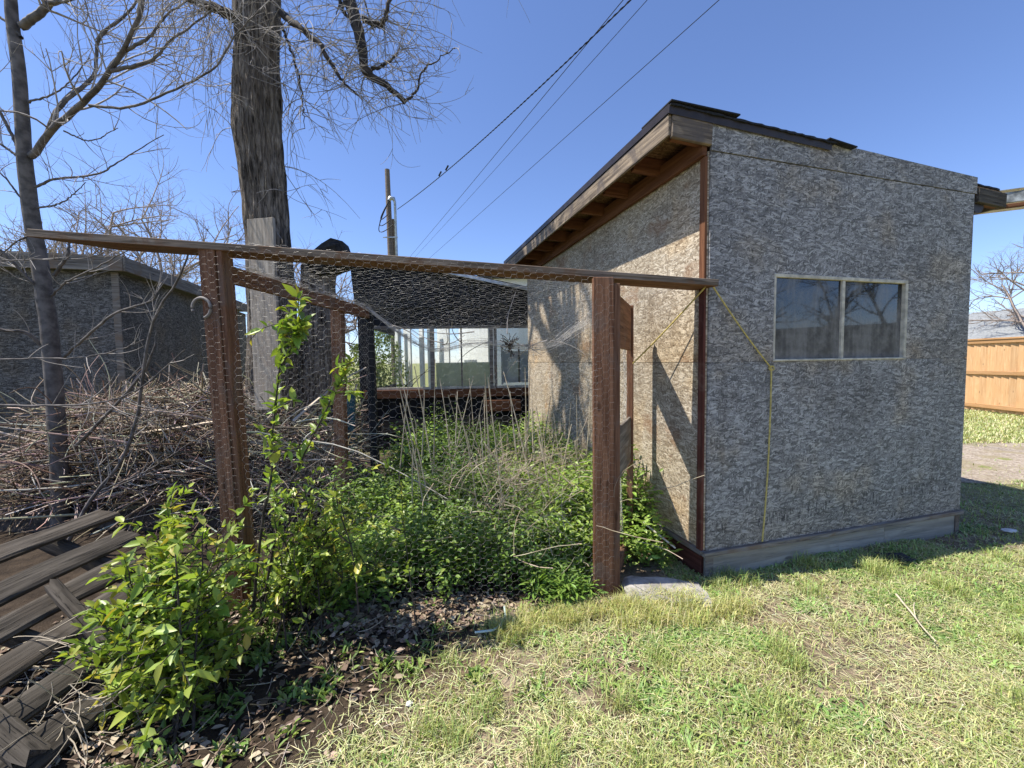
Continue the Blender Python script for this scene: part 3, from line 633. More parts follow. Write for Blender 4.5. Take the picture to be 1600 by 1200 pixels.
for z in (4.2, 5.3): box = bar('clamp', (pt.x - .16, 12.88, z), (pt.x + .3, 12.88, z), .03, .03, M_pipe, pole)
def wire(pxs, depth, r, sag, label, twist=False):
    a = at(*pxs[0], depth[0]); b_ = at(*pxs[1], depth[1]); e = b_ + (b_ - a) * .9; t = np.linspace(0, 1, 160)
    p = lerp(tuple(a), tuple(e), t); p[:, 2] -= sag * 4 * t * (1 - t)
    ls = [(p, r)]
    if twist:
        for ph in (0, 2.1, 4.2):
            q = p.copy(); k = t * 330 + ph; q[:, 0] += .010 * np.cos(k); q[:, 2] += .010 * np.sin(k); ls.append((q, r * .8))
        for s in (.40, .44):
            c_ = p[int(160 * s * .526)]; ls.append((np.array([c_ + (-.02, 0, .02), c_ + (.05, -.1, .07)]), .022))
    tag(obj('power_line', tube_mesh('power_line', ls, 4), M_cable), label, 'wire')
wire([(621, 327), (930, 0)], (12.9, 5.5), .006, .42, 'thick twisted service cable running down to the conduit mast', True)
wire([(640, 402), (966, 0)], (25, 7.6), .009, .10, 'middle power line, left of the close pair')
wire([(648, 402), (1001, 0)], (25, 7.4), .007, .12, 'thin middle power line, right of the close pair')
wire([(668, 406), (1118, 0)], (24, 7.2), .009, .05, 'rightmost power line, nearest the shed roof')

# ------------------------------------------------------------------ trees
def wander(p, d, L, n, wig, grav=0., rs=None):
    rs = rs or rng
    p = np.array(p, float); d = np.array(d, float); d /= np.linalg.norm(d); out = [p.copy()]; st = L / n; cv = rs.normal(0, wig * .6, 3)
    for i in range(n):
        d = d + cv + rs.normal(0, wig * .45, 3); d[2] += grav; d /= np.linalg.norm(d); p = p + d * st; out.append(p.copy())
    return np.array(out)
def grow(lines, p, d, L, r, lev, wig=.13, grav=.02, kids=(4, 4, 4), spread=.75, short=.55):
    n = 7 if lev > 0 else 5; pts = wander(p, d, L, n, wig, grav); lines.append((pts, np.linspace(r, r * (.45 if lev else .3), n + 1)))
    if lev == 0: return
    for k in range(kids[lev - 1]):
        i = int(rng.integers(max(1, n // 3), n + 1)); t = pts[i] - pts[i - 1]; t /= np.linalg.norm(t)
        s = rng.normal(0, 1, 3); s -= s.dot(t) * t; s /= np.linalg.norm(s); nd = t * (1 - spread * .5) + s * spread * rng.uniform(.6, 1.1)
        grow(lines, pts[i], nd, L * short * rng.uniform(.7, 1.25), r * (.62 - .25 * i / n), lev - 1, wig, grav, kids, spread, short)
def hand(pxd, r0, r1, n=26, jit=.0022):
    """a limb through hand-placed (px, py, Y) points"""
    P_ = np.array([tuple(at(*q)) for q in pxd]); t = np.linspace(0, len(P_) - 1, n); i = np.clip(t.astype(int), 0, len(P_) - 2); f = (t - i)[:, None]
    Pm = np.vstack([2 * P_[0] - P_[1], P_, 2 * P_[-1] - P_[-2]]); a, b_, c_, d_ = Pm[i], Pm[i + 1], Pm[i + 2], Pm[i + 3]
    q = .5 * (2 * b_ + (c_ - a) * f + (2 * a - 5 * b_ + 4 * c_ - d_) * f ** 2 + (3 * b_ - a - 3 * c_ + d_) * f ** 3)
    return q + rng.normal(0, jit, q.shape), np.linspace(r0, r1, n)
# young tree at the left
yt = empty('young_tree', onground(97, 838), label='young bare tree with smooth grey trunk at the left edge', cat='tree')
obj('trunk', tube_mesh('trunk', [hand([(96, 860, 3.55), (92, 720, 3.55), (75, 500, 3.5), (48, 330, 3.45), (38, 240, 3.42), (30, 120, 3.42), (16, 0, 3.42), (5, -150, 3.42), (0, -330, 3.42)], .066, .028, 60, .0015)], 14), M_bark_y, yt)
limbs = []; tw = []
def limb(pxd, r0, r1, ntw=6, tl=.5, lev=1, up_=.12):
    p, r = hand(pxd, r0 * .68, r1 * .68); limbs.append((p, r))
    for k in range(int(ntw * 1.5)):
        i = int(rng.integers(5, len(p) - 1)); t = p[i] - p[i - 1]; t /= np.linalg.norm(t) + 1e-9
        s = rng.normal(0, 1, 3); s[1] *= .6; s[2] += .3; s -= s.dot(t) * t; s /= np.linalg.norm(s)
        grow(tw, p[i], t * .7 + s * .8, tl * rng.uniform(.5, 1.2), max(.0035, r[i] * .4), lev, .16, up_ * .5, (4, 3), .7, .5)
limb([(50, 245, 3.42), (80, 205, 3.35), (140, 150, 3.2), (175, 105, 3.1), (215, 30, 3.0), (235, -60, 3.)], .04, .013, 14, .6, 2)
limb([(70, 215, 3.38), (95, 165, 3.4), (145, 120, 3.5), (155, 60, 3.5), (200, 20, 3.5), (240, -40, 3.5)], .026, .009, 12, .6, 2)
limb([(140, 165, 3.2), (200, 168, 3.1), (260, 145, 3.0), (330, 110, 2.9), (365, 60, 2.85), (405, 15, 2.8)], .015, .005, 12, .5, 1)
limb([(175, 110, 3.1), (235, 95, 3.1), (270, 60, 3.1), (335, 15, 3.1)], .02, .007, 10, .5, 1)
limb([(185, 85, 3.1), (230, 60, 3.0), (260, 25, 3.), (310, -10, 3.)], .018, .006, 8, .5, 1)
limb([(33, 42, 3.42), (60, 22, 3.4), (80, 0, 3.4), (100, -50, 3.4)], .045, .03, 6, .6, 1)
limb([(70, 5, 3.4), (110, 0, 3.3), (160, -20, 3.2)], .02, .008, 5, .5, 1)
limb([(55, 292, 3.43), (85, 280, 3.4), (150, 272, 3.3), (190, 250, 3.3), (255, 210, 3.2)], .016, .004, 8, .3, 1)
limb([(58, 325, 3.44), (100, 315, 3.4), (135, 285, 3.4)], .012, .004, 5, .25, 0)
limb([(100, 205, 3.35), (140, 220, 3.3), (185, 200, 3.3)], .01, .004, 5, .25, 0)
limb([(30, 235, 3.42), (8, 190, 3.4), (-30, 120, 3.3)], .02, .012, 6, .5, 1)
limb([(28, 245, 3.42), (0, 225, 3.4), (-40, 210, 3.4)], .016, .009, 4, .4, 1)
limb([(40, 320, 3.45), (10, 280, 3.4), (-30, 240, 3.4)], .012, .006, 4, .3, 1)
limb([(45, 160, 3.42), (95, 140, 3.4), (140, 90, 3.5)], .012, .005, 8, .4, 1)
limb([(35, 60, 3.42), (5, 30, 3.4), (-30, 10, 3.4)], .02, .01, 6, .5, 1)
limb([(62, 365, 3.45), (30, 375, 3.4), (0, 400, 3.4)], .012, .006, 4, .3, 0)
limb([(75, 470, 3.5), (40, 430, 3.4), (0, 390, 3.3)], .02, .012, 4, .3, 1)
limb([(78, 465, 3.5), (105, 440, 3.4), (150, 418, 3.2), (210, 385, 3.0)], .014, .005, 5, .3, 0)
limb([(98, 560, 3.52), (130, 530, 3.4), (180, 490, 3.2), (235, 470, 3.), (248, 445, 3.)], .018, .006, 8, .3, 0)
limb([(85, 430, 3.48), (105, 400, 3.4), (108, 375, 3.4)], .022, .012, 4, .2, 0)
limb([(70, 545, 3.5), (40, 520, 3.4), (0, 515, 3.3), (-40, 500, 3.3)], .022, .012, 5, .3, 0)
limb([(-20, 562, 2.9), (60, 560, 2.9), (130, 558, 2.85), (190, 545, 2.8), (225, 530, 2.8)], .009, .004, 5, .25, 0)
limb([(-20, 632, 2.8), (70, 634, 2.8), (160, 628, 2.7), (220, 605, 2.7), (290, 545, 2.7)], .012, .004, 7, .3, 0)
limb([(-20, 407, 2.8), (60, 406, 2.8), (130, 404, 2.8), (180, 388, 2.8)], .007, .003, 4, .2, 0)
limb([(115, 700, 3.5), (160, 655, 3.3), (210, 600, 3.1), (235, 560, 3.), (245, 520, 3.)], .022, .006, 6, .3, 0)
obj('limbs', tube_mesh('limbs', limbs, 7), M_bark_y, yt); obj('twigs', tube_mesh('twigs', tw, 4), M_twig, yt, kind='stuff')
# thin dark sapling in front of it
sp = empty('sapling', onground(130, 850), label='thin dark leafless sapling leaning right before the brush pile', cat='sapling')
limbs = []; tw = []
limb([(90, 880, 3.05), (130, 800, 3.), (155, 765, 3.), (190, 720, 2.95), (212, 660, 2.9), (222, 600, 2.85), (232, 530, 2.8), (250, 480, 2.8), (283, 430, 2.75), (296, 390, 2.7)], .022, .008, 8, .35, 1)
limb([(150, 770, 3.), (230, 735, 2.9), (300, 690, 2.8)], .01, .004, 5, .25, 0)
limb([(283, 430, 2.75), (265, 410, 2.8), (243, 400, 2.8), (225, 380, 2.8)], .006, .002, 3, .15, 0)
limb([(155, 772, 3.), (220, 745, 2.9), (310, 712, 2.9)], .009, .004, 5, .25, 0)
obj('stem', tube_mesh('stem', limbs, 6), M_bark_y, sp); obj('twigs', tube_mesh('twigs', tw, 4), M_twig, sp, kind='stuff')

# old willow
WD = 4.2
wl = empty('willow_tree', at(430, 790, WD), label='huge old willow with deeply furrowed trunk and drooping bare twigs', cat='tree'); wl.location.z = 0
def trunk_mesh(name, prof, seg=110, rows=260, fur=.035):
    """prof: list of (z, cx, cy, r)"""
    pr = np.array(prof); zs = np.linspace(pr[0, 0], pr[-1, 0], rows); V = np.zeros((rows, seg, 3)); a = np.arange(seg) * 2 * math.pi / seg
    for i, z in enumerate(zs):
        cx, cy, r = (np.interp(z, pr[:, 0], pr[:, k]) for k in (1, 2, 3))
        for j in range(seg):
            x, y = math.cos(a[j]), math.sin(a[j])
            f = abs(mnoise.noise(Vector((x * 6.5, y * 6.5, z * 1.1)))) + .5 * abs(mnoise.noise(Vector((x * 14, y * 14, z * 2.6 + 7))))
            q = .5 * mnoise.noise(Vector((x * 1.3, y * 1.3, z * .8 + 3)))
            rr = r * (1 + .14 * q) + fur * (f * 1.6 - .35)
            V[i, j] = (cx + rr * x, cy + rr * y, z)
    i = (np.arange(rows - 1)[:, None] * seg); j = np.arange(seg)[None, :]; k = (j + 1) % seg
    Fc = np.stack([i + j, i + k, i + seg + k, i + seg + j], -1).reshape(-1, 4); return mesh_np(name, V.reshape(-1, 3), Fc, smooth=True)
def tp(px, py, r): q = at(px, py, WD); return (q.z, q.x, q.y, r)
prof = sorted([(-.05, at(440, 790, WD).x, WD, .50), tp(438, 720, .29), tp(430, 600, .235), tp(424, 480, .205), tp(420, 400, .188), tp(413, 300, .178), tp(402, 205, .200), tp(402, 100, .185), tp(402, 0, .182), tp(400, -200, .18), (7.2, -2.65, 4.25, .18)])
obj('trunk', trunk_mesh('trunk', prof), M_bark, wl)
prof2 = sorted([(-.05, at(480, 790, WD + .1).x, WD + .1, .30)] + [(at(x, y, WD + .15).z, at(x, y, WD + .15).x, WD + .15, r) for x, y, r in ((485, 700, .22), (495, 600, .20), (498, 520, .17), (497, 450, .15), (499, 415, .16))])
obj('broken_stem', trunk_mesh('broken_stem', prof2, 70, 120, .025), M_bark, wl)
ct = [at(x, y, WD) for x, y in ((478, 404), (492, 396), (508, 386), (524, 375), (537, 380), (545, 396), (543, 414), (520, 424), (500, 432), (482, 420))]
cV = []; nC = len(ct); cc_ = sum((Vector(p) for p in ct), Vector()) / nC
for ry, sc in ((-.12, .72), (-.06, 1.), (.12, 1.02), (.26, .8)):
    for p in ct: q = cc_ + (Vector(p) - cc_) * sc * random.uniform(.93, 1.07); cV.append((q.x + random.uniform(-.012, .012), q.y + ry + random.uniform(-.03, .03), q.z + random.uniform(-.012, .012)))
cF = [tuple(range(nC)), tuple(range(4 * nC - 1, 3 * nC - 1, -1))] + [(r * nC + i, (r + 1) * nC + i, (r + 1) * nC + (i + 1) % nC, r * nC + (i + 1) % nC) for r in range(3) for i in range(nC)]
me = bpy.data.meshes.new('charred_top'); me.from_pydata(cV, [], cF); me.update(); obj('charred_top', me, plain('charred wood', (.022, .02, .019), .8, var=.6, scale=25, bump=.8), wl)
limbs = []; tw = []
def wlimb(pxd, r0_, r1_): p, r = hand(pxd, r0_, r1_, 30, .006); limbs.append((p, r)); return p
w1 = wlimb([(500, -170, 4.3), (535, -40, 4.3), (552, 20, 4.25), (566, 75, 4.2), (572, 112, 4.2), (600, 130, 4.2), (632, 158, 4.2)], .075, .022)
w1b = wlimb([(632, 158, 4.2), (650, 142, 4.2), (660, 112, 4.2), (680, 95, 4.2), (712, 75, 4.2)], .014, .004)
w1c = wlimb([(568, 30, 4.25), (592, 38, 4.2), (604, 20, 4.2), (610, -30, 4.2)], .03, .015)
w1d = wlimb([(575, 112, 4.2), (610, 95, 4.2), (625, 75, 4.2)], .018, .006)
w1e = wlimb([(527, -30, 4.3), (535, 15, 4.2), (550, 32, 4.2)], .02, .008)
w2 = wlimb([(440, 20, 4.15), (465, 40, 4.0), (500, 70, 4.0), (530, 120, 4.0), (560, 150, 4.0)], .035, .006)
w3 = wlimb([(440, 40, 4.2), (462, 100, 4.2), (472, 150, 4.2), (475, 200, 4.2)], .014, .003)
w4 = wlimb([(375, 30, 4.1), (340, 15, 4.0), (300, 0, 4.0), (250, -30, 3.9)], .05, .02)
w5 = wlimb([(380, -50, 4.2), (330, -110, 4.2), (250, -170, 4.2), (160, -200, 4.2)], .08, .03)
w6 = wlimb([(425, -120, 4.2), (480, -200, 4.3), (560, -230, 4.4), (660, -180, 4.5)], .09, .03)
def droop(base, n, L, grav=-.10, side=None, r=.005):
    for k in range(n):
        i = int(rng.integers(3, len(base))); d = rng.normal(0, 1, 3); d[1] *= .8; d[2] = abs(d[2]) * .2 - .15
        if side is not None: d += np.array(side)
        p = wander(base[i], d, L * rng.uniform(.4, 1.1), 14, .15, grav); tw.append((p, np.linspace(r * rng.uniform(.6, 1.1), .0016, 15)))
        for m in range(3):
            j = int(rng.integers(3, 13)); dd_ = p[j] - p[j - 1] + rng.normal(0, .03, 3); tw.append((wander(p[j], dd_, L * .3 * rng.uniform(.5, 1.2), 7, .2, grav * .6), np.linspace(.003, .0014, 8)))
droop(w1, 66, 1.0, -.03); droop(w1b, 16, .45, .05); droop(w1c, 34, .95, -.08); droop(w1d, 22, .6, .0); droop(w2, 50, 1.0, -.06); droop(w3, 24, .8, -.12); droop(w4, 66, 1.2, -.09, (-.5, 0, 0))
droop(w5, 40, 1.6, -.14); droop(w6, 45, 1.7, -.16)
tk = np.array([tuple(at(402 + 40 * s, y, WD)) for y in (-60, -10, 60, 130, 200, 260, 300) for s in (-1, 1)]); droop(tk, 34, .9, -.06)
hi = np.array([(-2.6, 4.25, 7.1)])
for k in range(6):
    a = 1.2 + k * .45; grow(limbs, (-2.6, 4.25, 6.9 + .05 * k), (math.cos(a) * .8, math.sin(a) * .8, .75), 2.2, .11, 2, .14, .0, (4, 4), .8, .6)
obj('limbs', tube_mesh('limbs', limbs, 8), M_limb, wl); obj('twigs', tube_mesh('twigs', tw, 3), M_twig, wl, kind='stuff')
# plank leaning on the willow
tag(bar('leaning_plank', at(420, 640, 3.75), at(408, 342, 3.86), .255, .035, M_board, upv=(.1, 1, 0)), 'wide pale weathered plank leaning against the willow trunk', 'plank')
tag(bar('teal_plank', at(545, 800, 4.2), at(545, 616, 4.2), .13, .03, M_teal, upv=(0, 1, 0)), 'dark teal painted plank standing behind the rear pen post', 'plank')

# background bare trees
def bare(px, py, Y, ht, seed, label, group='bare trees on the skyline', drop=.03, wide=.8, name='bare_tree'):
    global rng
    keep = rng; rng = np.random.default_rng(seed); g = at(px, py, Y); root = empty(name, (g.x, g.y, 0), label=label, cat='tree', group=group)
    ls = []; p = wander((g.x, g.y, 0), (rng.normal(0, .08), 0, 1), ht * .38, 6, .05); tr_ = [(p, np.linspace(ht * .022, ht * .015, 7))]
    for k in range(7): grow(ls, p[-1 - k % 3], (rng.normal(0, wide), rng.normal(0, wide), 1), ht * .42 * rng.uniform(.7, 1.1), ht * .010, 3, .13, drop, (5, 6, 5), .8, .55)
    obj('trunk', tube_mesh('trunk', tr_, 8), M_far, root); obj('crown', tube_mesh('crown', ls, 3), M_far, root); rng = keep
bare(30, 560, 19, 10.6, 1, 'bare tree rising behind the side shed, leftmost on the skyline')
bare(165, 560, 21, 11., 2, 'bare rounded tree behind the side shed roof, left of the pen post')
bare(262, 560, 24, 12.2, 3, 'bare tree behind the side shed, between beam and willow trunk')
bare(500, 570, 9.5, 4.9, 4, 'small bare arching tree behind the charred stem', drop=-.05, name='arching_tree')
bare(1625, 540, 19, 9.0, 5, 'bare spreading tree beyond the cedar fence', wide=1.3)
bare(1180, 540, 40, 6, 6, 'bare tree hidden far behind the shed')
# an evergreen hedge glimpsed left of the coop
# trees behind the camera, mirrored in the shed window
def bare_at(x, y, h_, seed, label):
    global rng
    keep = rng; rng = np.random.default_rng(seed); root = empty('bare_tree', (x, y, 0), label=label, cat='tree', group='bare trees behind the viewer'); ls = []; p = wander((x, y, 0), (.05, 0, 1), h_ * .4, 6, .05)
    for k in range(5): grow(ls, p[-1 - k % 3], (rng.normal(0, .8), rng.normal(0, .8), 1), h_ * .42, h_ * .013, 2, .13, .02, (5, 5), .8, .55)
    obj('trunk', tube_mesh('trunk', [(p, np.linspace(h_ * .028, h_ * .018, 7))], 7), M_limb, root); obj('crown', tube_mesh('crown', ls, 3), M_limb, root); rng = keep
bare_at(17, -1.5, 5.2, 21, 'bare tree mirrored in the left pane of the shed window'); bare_at(22, -4.5, 6.5, 22, 'bare tree mirrored near the middle of the shed window'); bare_at(19, -8, 6.5, 23, 'bare tree mirrored in the right pane of the shed window')
hd = empty('far_house', (30, -8, 0), R(70), label='low brown house across the yard, mirrored in the shed window', cat='house')
box_local('wall', -9, 6, 0, 6, 0, 1.9, plain('brown siding', (.3, .26, .2), .8), hd); prism_local('roof', [(-9.5, 1.9), (6.5, 1.9), (3, 3.0), (-6, 3.0)], -.4, 6.4, M_roof, hd)

# ------------------------------------------------------------------ leaves helper
def leaf_arrays(C, D, N, Ln, Wd, colr, fold=.25):
    C, D, N = (np.asarray(a, float) for a in (C, D, N)); D = D / (np.linalg.norm(D, axis=1, keepdims=True) + 1e-9)
    S = np.cross(D, N); S /= (np.linalg.norm(S, axis=1, keepdims=True) + 1e-9); N = np.cross(S, D)
    Ln = np.broadcast_to(Ln, (len(C),))[:, None]; Wd = np.broadcast_to(Wd, (len(C),))[:, None]
    bend = lambda t: -N * Ln * (.16 * t * t)
    def pt(t, w_): return C + D * Ln * t + bend(t) + S * Wd * w_ + N * np.abs(Wd * w_) * fold * 2
    P_ = [pt(0, 0), pt(.28, .42), pt(.62, .40), pt(1, 0), pt(.62, -.40), pt(.28, -.42), pt(.45, 0)]
    V = np.stack(P_, 1).reshape(-1, 3); o = np.arange(len(C))[:, None] * 7
    Fc = np.concatenate([o + np.array([[a, (a + 1) % 6, 6]]) for a in range(6)])
    return V, Fc, np.repeat(np.asarray(colr), 7, 0)
def pal(n, cols, jit=.12):
    cols = np.array(cols); w_ = rng.integers(0, len(cols), n); return np.clip(cols[w_] * (1 + rng.normal(0, jit, (n, 1))) * (1 + rng.normal(0, jit * .4, (n, 3))), 0, 1)
SHR = [(.21, .29, .05), (.28, .37, .07), (.16, .24, .04), (.36, .43, .10)]; TIP = [(.36, .40, .06), (.32, .39, .07), (.38, .33, .06)]
def shrub(name, stems, label, cat='shrub', leafL=.054, per=22, side=7):
    """stems: list of (polyline pts, r)"""
    root = empty(name, (stems[0][0][0][0], stems[0][0][0][1], 0), label=label, cat=cat); lines = []; C, D, N, Cc, Ls = [], [], [], [], []
    for p, r in stems:
        lines.append((p, np.linspace(r, r * .35, len(p))))
        axes = [(p, per)]
        for k in range(side):
            i = int(rng.integers(len(p) // 4, len(p))); d = rng.normal(0, 1, 3); d[2] = abs(d[2]) * .7; q = wander(p[i], d, rng.uniform(.10, .26), 6, .15, .05); lines.append((q, np.linspace(r * .45, .0015, 7))); axes.append((q, 9))
        for q, n in axes:
            t = rng.uniform(.2, 1, n) ** .7; ff = t * (len(q) - 1); i = np.clip(ff.astype(int), 0, len(q) - 2); c_ = q[i] + (q[i + 1] - q[i]) * (ff - i)[:, None]
            ax = q[i + 1] - q[i]; ax /= np.linalg.norm(ax, axis=1, keepdims=True); d = rng.normal(0, 1, (n, 3)); d += ax * .7; d[:, 2] += .25
            C.append(c_); D.append(d); N.append(rng.normal(0, .45, (n, 3)) + [0, 0, 1]); cc = pal(n, SHR); tipm = (t > .88) & (rng.random(n) < .75); cc[tipm] = pal(tipm.sum(), TIP); Cc.append(cc); Ls.append(leafL * rng.lognormal(-.15, .32, n))
    Ls = np.concatenate(Ls); V, Fc, cc = leaf_arrays(np.concatenate(C), np.concatenate(D), np.concatenate(N), Ls, Ls * .48, np.concatenate(Cc))
    obj('stems', tube_mesh('stems', lines, 5), M_limb, root); obj('foliage', mesh_np('foliage', V, Fc, cc), M_leaf, root); return root
def st(base, top, n=14, wig=.03):
    t = np.linspace(0, 1, n); p = lerp(tuple(base), tuple(top), t); p += np.cumsum(rng.normal(0, wig / 4, p.shape), 0) * (t[:, None]); return p
ss = []
for k in range(31):
    b0 = onground(290 + rng.normal(0, 35), 1100 + rng.normal(0, 35)); tx = 160 + 215 * rng.random(); ty = 812 + 235 * rng.random() ** .8 + .0012 * (tx - 270) ** 2
    ss.append((st(b0, at(tx, ty, rng.uniform(1.55, 2.0))), .006))
shrub('leafy_shrub', ss, 'dense bright green leafy shrub beside the old pallet', per=30, side=11)
ss = []
for k in range(26):
    b0 = onground(455 + rng.normal(0, 50), 985 + rng.normal(0, 20)); ss.append((st(b0, at(400 + 165 * rng.random(), 745 + 170 * rng.random(), rng.uniform(1.95, 2.2))), .005))
shrub('leafy_shrub', ss, 'smaller-leaved green shrub at the foot of the tall shoots', leafL=.042, per=24, side=8)
s1 = np.array([tuple(at(x, y, 1.98)) for x, y in ((395, 965), (402, 880), (412, 800), (425, 740), (424, 690), (430, 640), (436, 580), (441, 540), (447, 500))])
shrub('leafy_shoot', [(s1, .008), (np.array([tuple(at(x, y, 1.97)) for x, y in ((436, 580), (455, 545), (466, 520), (472, 508))]), .004)], 'tallest upright shrub shoot with yellow-tipped leaves before the willow', 'shoot', .052, 150, 5)
s2 = np.array([tuple(at(x, y, 2.05)) for x, y in ((410, 950), (428, 850), (455, 755), (480, 700), (505, 650), (522, 615), (536, 590), (545, 565))])
shrub('leafy_shoot', [(s2, .007)], 'right-leaning shrub shoot with a bright leafy tip at the rear post', 'shoot', .05, 120, 4)
s3 = np.array([tuple(at(x, y, 1.95)) for x, y in ((560, 960), (556, 900), (548, 850), (530, 800), (522, 750))])
shrub('leafy_shoot', [(s3, .005), (np.array([tuple(at(x, y, 1.95)) for x, y in ((650, 975), (640, 900), (632, 830), (626, 760))]), .004)], 'short slender leafy shoot among the weeds inside the wire', 'shoot', .035, 46, 8)
# low ash-green seedlings at the lower left of the shrub
# ------------------------------------------------------------------ weeds in the pen
def inpen(x, y):
    wallx = 1.236 - .277 * (y - 2.594) - .06
    return (x < wallx) & (x > -1.45 + .04 * (y - 2.3)) & (y > 2.3 + .02 * x) & (y < 5.9)
C, D, N, Cc, Ls, Wd = [], [], [], [], [], []
WE = [(.13, .205, .04), (.21, .31, .06), (.31, .42, .09), (.10, .165, .035)]
npl = 0
while npl < 3300:
    x, y = rng.uniform(-1.5, 1.2), 2.28 + 3.6 * rng.random() ** 1.25
    if not inpen(x, y) or (x > .45 and y < 2.72) or (x > .45 and y < 3.0 and rng.random() < .5): continue
    if y < 2.42 and -.9 < x < .25 and rng.random() < .85: continue
    npl += 1; hN = mnoise.noise(Vector((x * 1.4, y * 1.4, 2))); h = (.36 + .30 * hN + .12 * mnoise.noise(Vector((x * 5, y * 5, 4)))) * rng.uniform(.5, 1.35) * (1.25 if y > 3 else .8)
    kind = mnoise.noise(Vector((x * .9 + 5, y * .9, 7))) + rng.normal(0, .12); n = int(rng.integers(20, 36))
    z = h * rng.random(n) ** .6; a = rng.random(n) * 6.28; rr = rng.random(n) * .08
    C.append(np.stack([x + rr * np.cos(a), y + rr * np.sin(a), z + float(H(x, y))], 1)); D.append(np.stack([np.cos(a), np.sin(a), rng.uniform(-.2, .9, n)], 1)); N.append(rng.normal(0, .4, (n, 3)) + [0, 0, 1])
    if kind > .05: l = rng.uniform(.03, .068, n); wd = l * .45; cc = pal(n, WE[1:3])
    else: l = rng.uniform(.016, .042, n); wd = l * .6; cc = pal(n, WE[:2] + WE[3:])
    if y < 2.7 and .1 < x < .5: l = rng.uniform(.025, .06, n); wd = l * .3; C[-1][:, 2] *= .6; cc = pal(n, [(.15, .25, .045), (.18, .28, .05)])
    Ls.append(l); Wd.append(wd); Cc.append(cc)
V, Fc, cc = leaf_arrays(np.concatenate(C), np.concatenate(D), np.concatenate(N), np.concatenate(Ls), np.concatenate(Wd), np.concatenate(Cc))
tag(obj('weeds', mesh_np('weeds', V, Fc, cc), M_weed), 'thick green weeds filling the floor of the wire pen', 'weeds', kind='stuff')
# weeds round the shed's left foot
for i, (px0, Y, hh, lb) in enumerate(((566, 9.2, 1.7, 'loose green bush in the gap left of the coop'), (598, 10.0, 2.1, 'green bush seen through the left coop window'))):
    g = at(px0, 560, Y); n = 2600; a = rng.random(n) * 6.28; rr = .62 * np.sqrt(rng.random(n)); z = .15 + hh * rng.random(n); rr *= np.sin(np.clip(z / (hh + .2), 0, 1) * 2.6 + .35); c_ = np.stack([g.x + rr * np.cos(a), Y + rr * np.sin(a), z], 1)
    V, Fc, cc = leaf_arrays(c_, rng.normal(0, 1, (n, 3)), rng.normal(0, .6, (n, 3)) + [0, 0, 1], rng.uniform(.05, .1, n), .04, pal(n, [(.16, .22, .05), (.22, .28, .08), (.28, .33, .12)]))
    root = empty('green_bush', (g.x, Y, 0), label=lb, cat='bush'); obj('foliage', mesh_np('foliage', V, Fc, cc), M_weed, root)
    obj('stems', tube_mesh('stems', [(wander((g.x, Y, 0), (rng.normal(0, .3), rng.normal(0, .3), 1), hh * .9, 8, .08), np.linspace(.02, .004, 9)) for _ in range(7)], 5), M_limb, root)
# dry stalks
SL = 'straight dry tan weed stalk standing in the pen'
for k in range(52):
    pxx = rng.uniform(610, 915); Y = rng.uniform(3.0, 4.9); g = at(pxx, 700, Y)
    if not inpen(g.x, g.y): continue
    h = rng.uniform(.8, 1.5) * (1 if pxx < 850 else .75); p = wander((g.x, g.y, 0), (rng.normal(0, .12), rng.normal(0, .12), 1), h, 9, .02)
    tag(obj('dry_stalk', tube_mesh('dry_stalk', [(p, np.linspace(.0075, .0035, 10))], 5), M_stalk), SL, 'stalk', 'dry stalks standing in the pen')
ls = []; 
for k in range(650):     # tangle of broken dry stems
    x, y = rng.normal(.03, .34), rng.normal(3.3, .5)
    if not inpen(x, y): continue
    ls.append((wander((x, y, rng.uniform(.15, .62)), (rng.normal(0, .7), rng.normal(0, .6), rng.uniform(.1, 1)), rng.uniform(.12, .45), 6, .18), rng.uniform(.0012, .003)))
V, Fc = tubes(ls, 3); tag(obj('dry_tangle', mesh_np('dry_tangle', V, Fc, np.repeat(pal(len(V) // 3, [(.40, .33, .23), (.5, .43, .31), (.3, .24, .17)]), 3, 0)[:len(V)]), M_stick), 'tangle of broken dry weed stems in the middle of the pen', 'dry stems', kind='stuff')
cn = np.array([tuple(at(x, y, Y)) for x, y, Y in ((478, 688, 3.2), (520, 694, 3.2), (560, 706, 3.15), (610, 730, 3.1), (660, 757, 3.0), (700, 780, 2.95))])
tag(obj('bent_cane', tube_mesh('bent_cane', [(cn, np.linspace(.006, .003, 6))], 7), plain('pale cane', (.42, .39, .33), .6)), 'pale bent cane poking out over the weeds', 'cane')
# twigs and rubbish caught on the roof netting
for k in range(11):
    u = rng.uniform(.1, .9); p0 = roofnet(np.array([u]), np.array([rng.uniform(.8, .98)]))[0]; q = wander(p0 + (0, 0, .012), (rng.normal(0, 1), rng.normal(0, .5), rng.normal(0, .1)), rng.uniform(.25, .7), 9, .1)
    tag(obj('caught_stick', tube_mesh('caught_stick', [(q, np.linspace(.006, .002, 10))], 5), M_twig), 'dead twig caught on the sagging roof netting', 'twig', 'twigs caught on the netting')
q = roofnet(np.array([.63]), np.array([.95]))[0]; ls = [(wander(q + rng.normal(0, .02, 3), rng.normal(0, 1, 3), .12, 5, .4), .003) for _ in range(40)]
tag(obj('leaf_clump', tube_mesh('leaf_clump', ls, 4), M_limb), 'dark clump of dead leaves stuck on the roof netting', 'leaf clump')

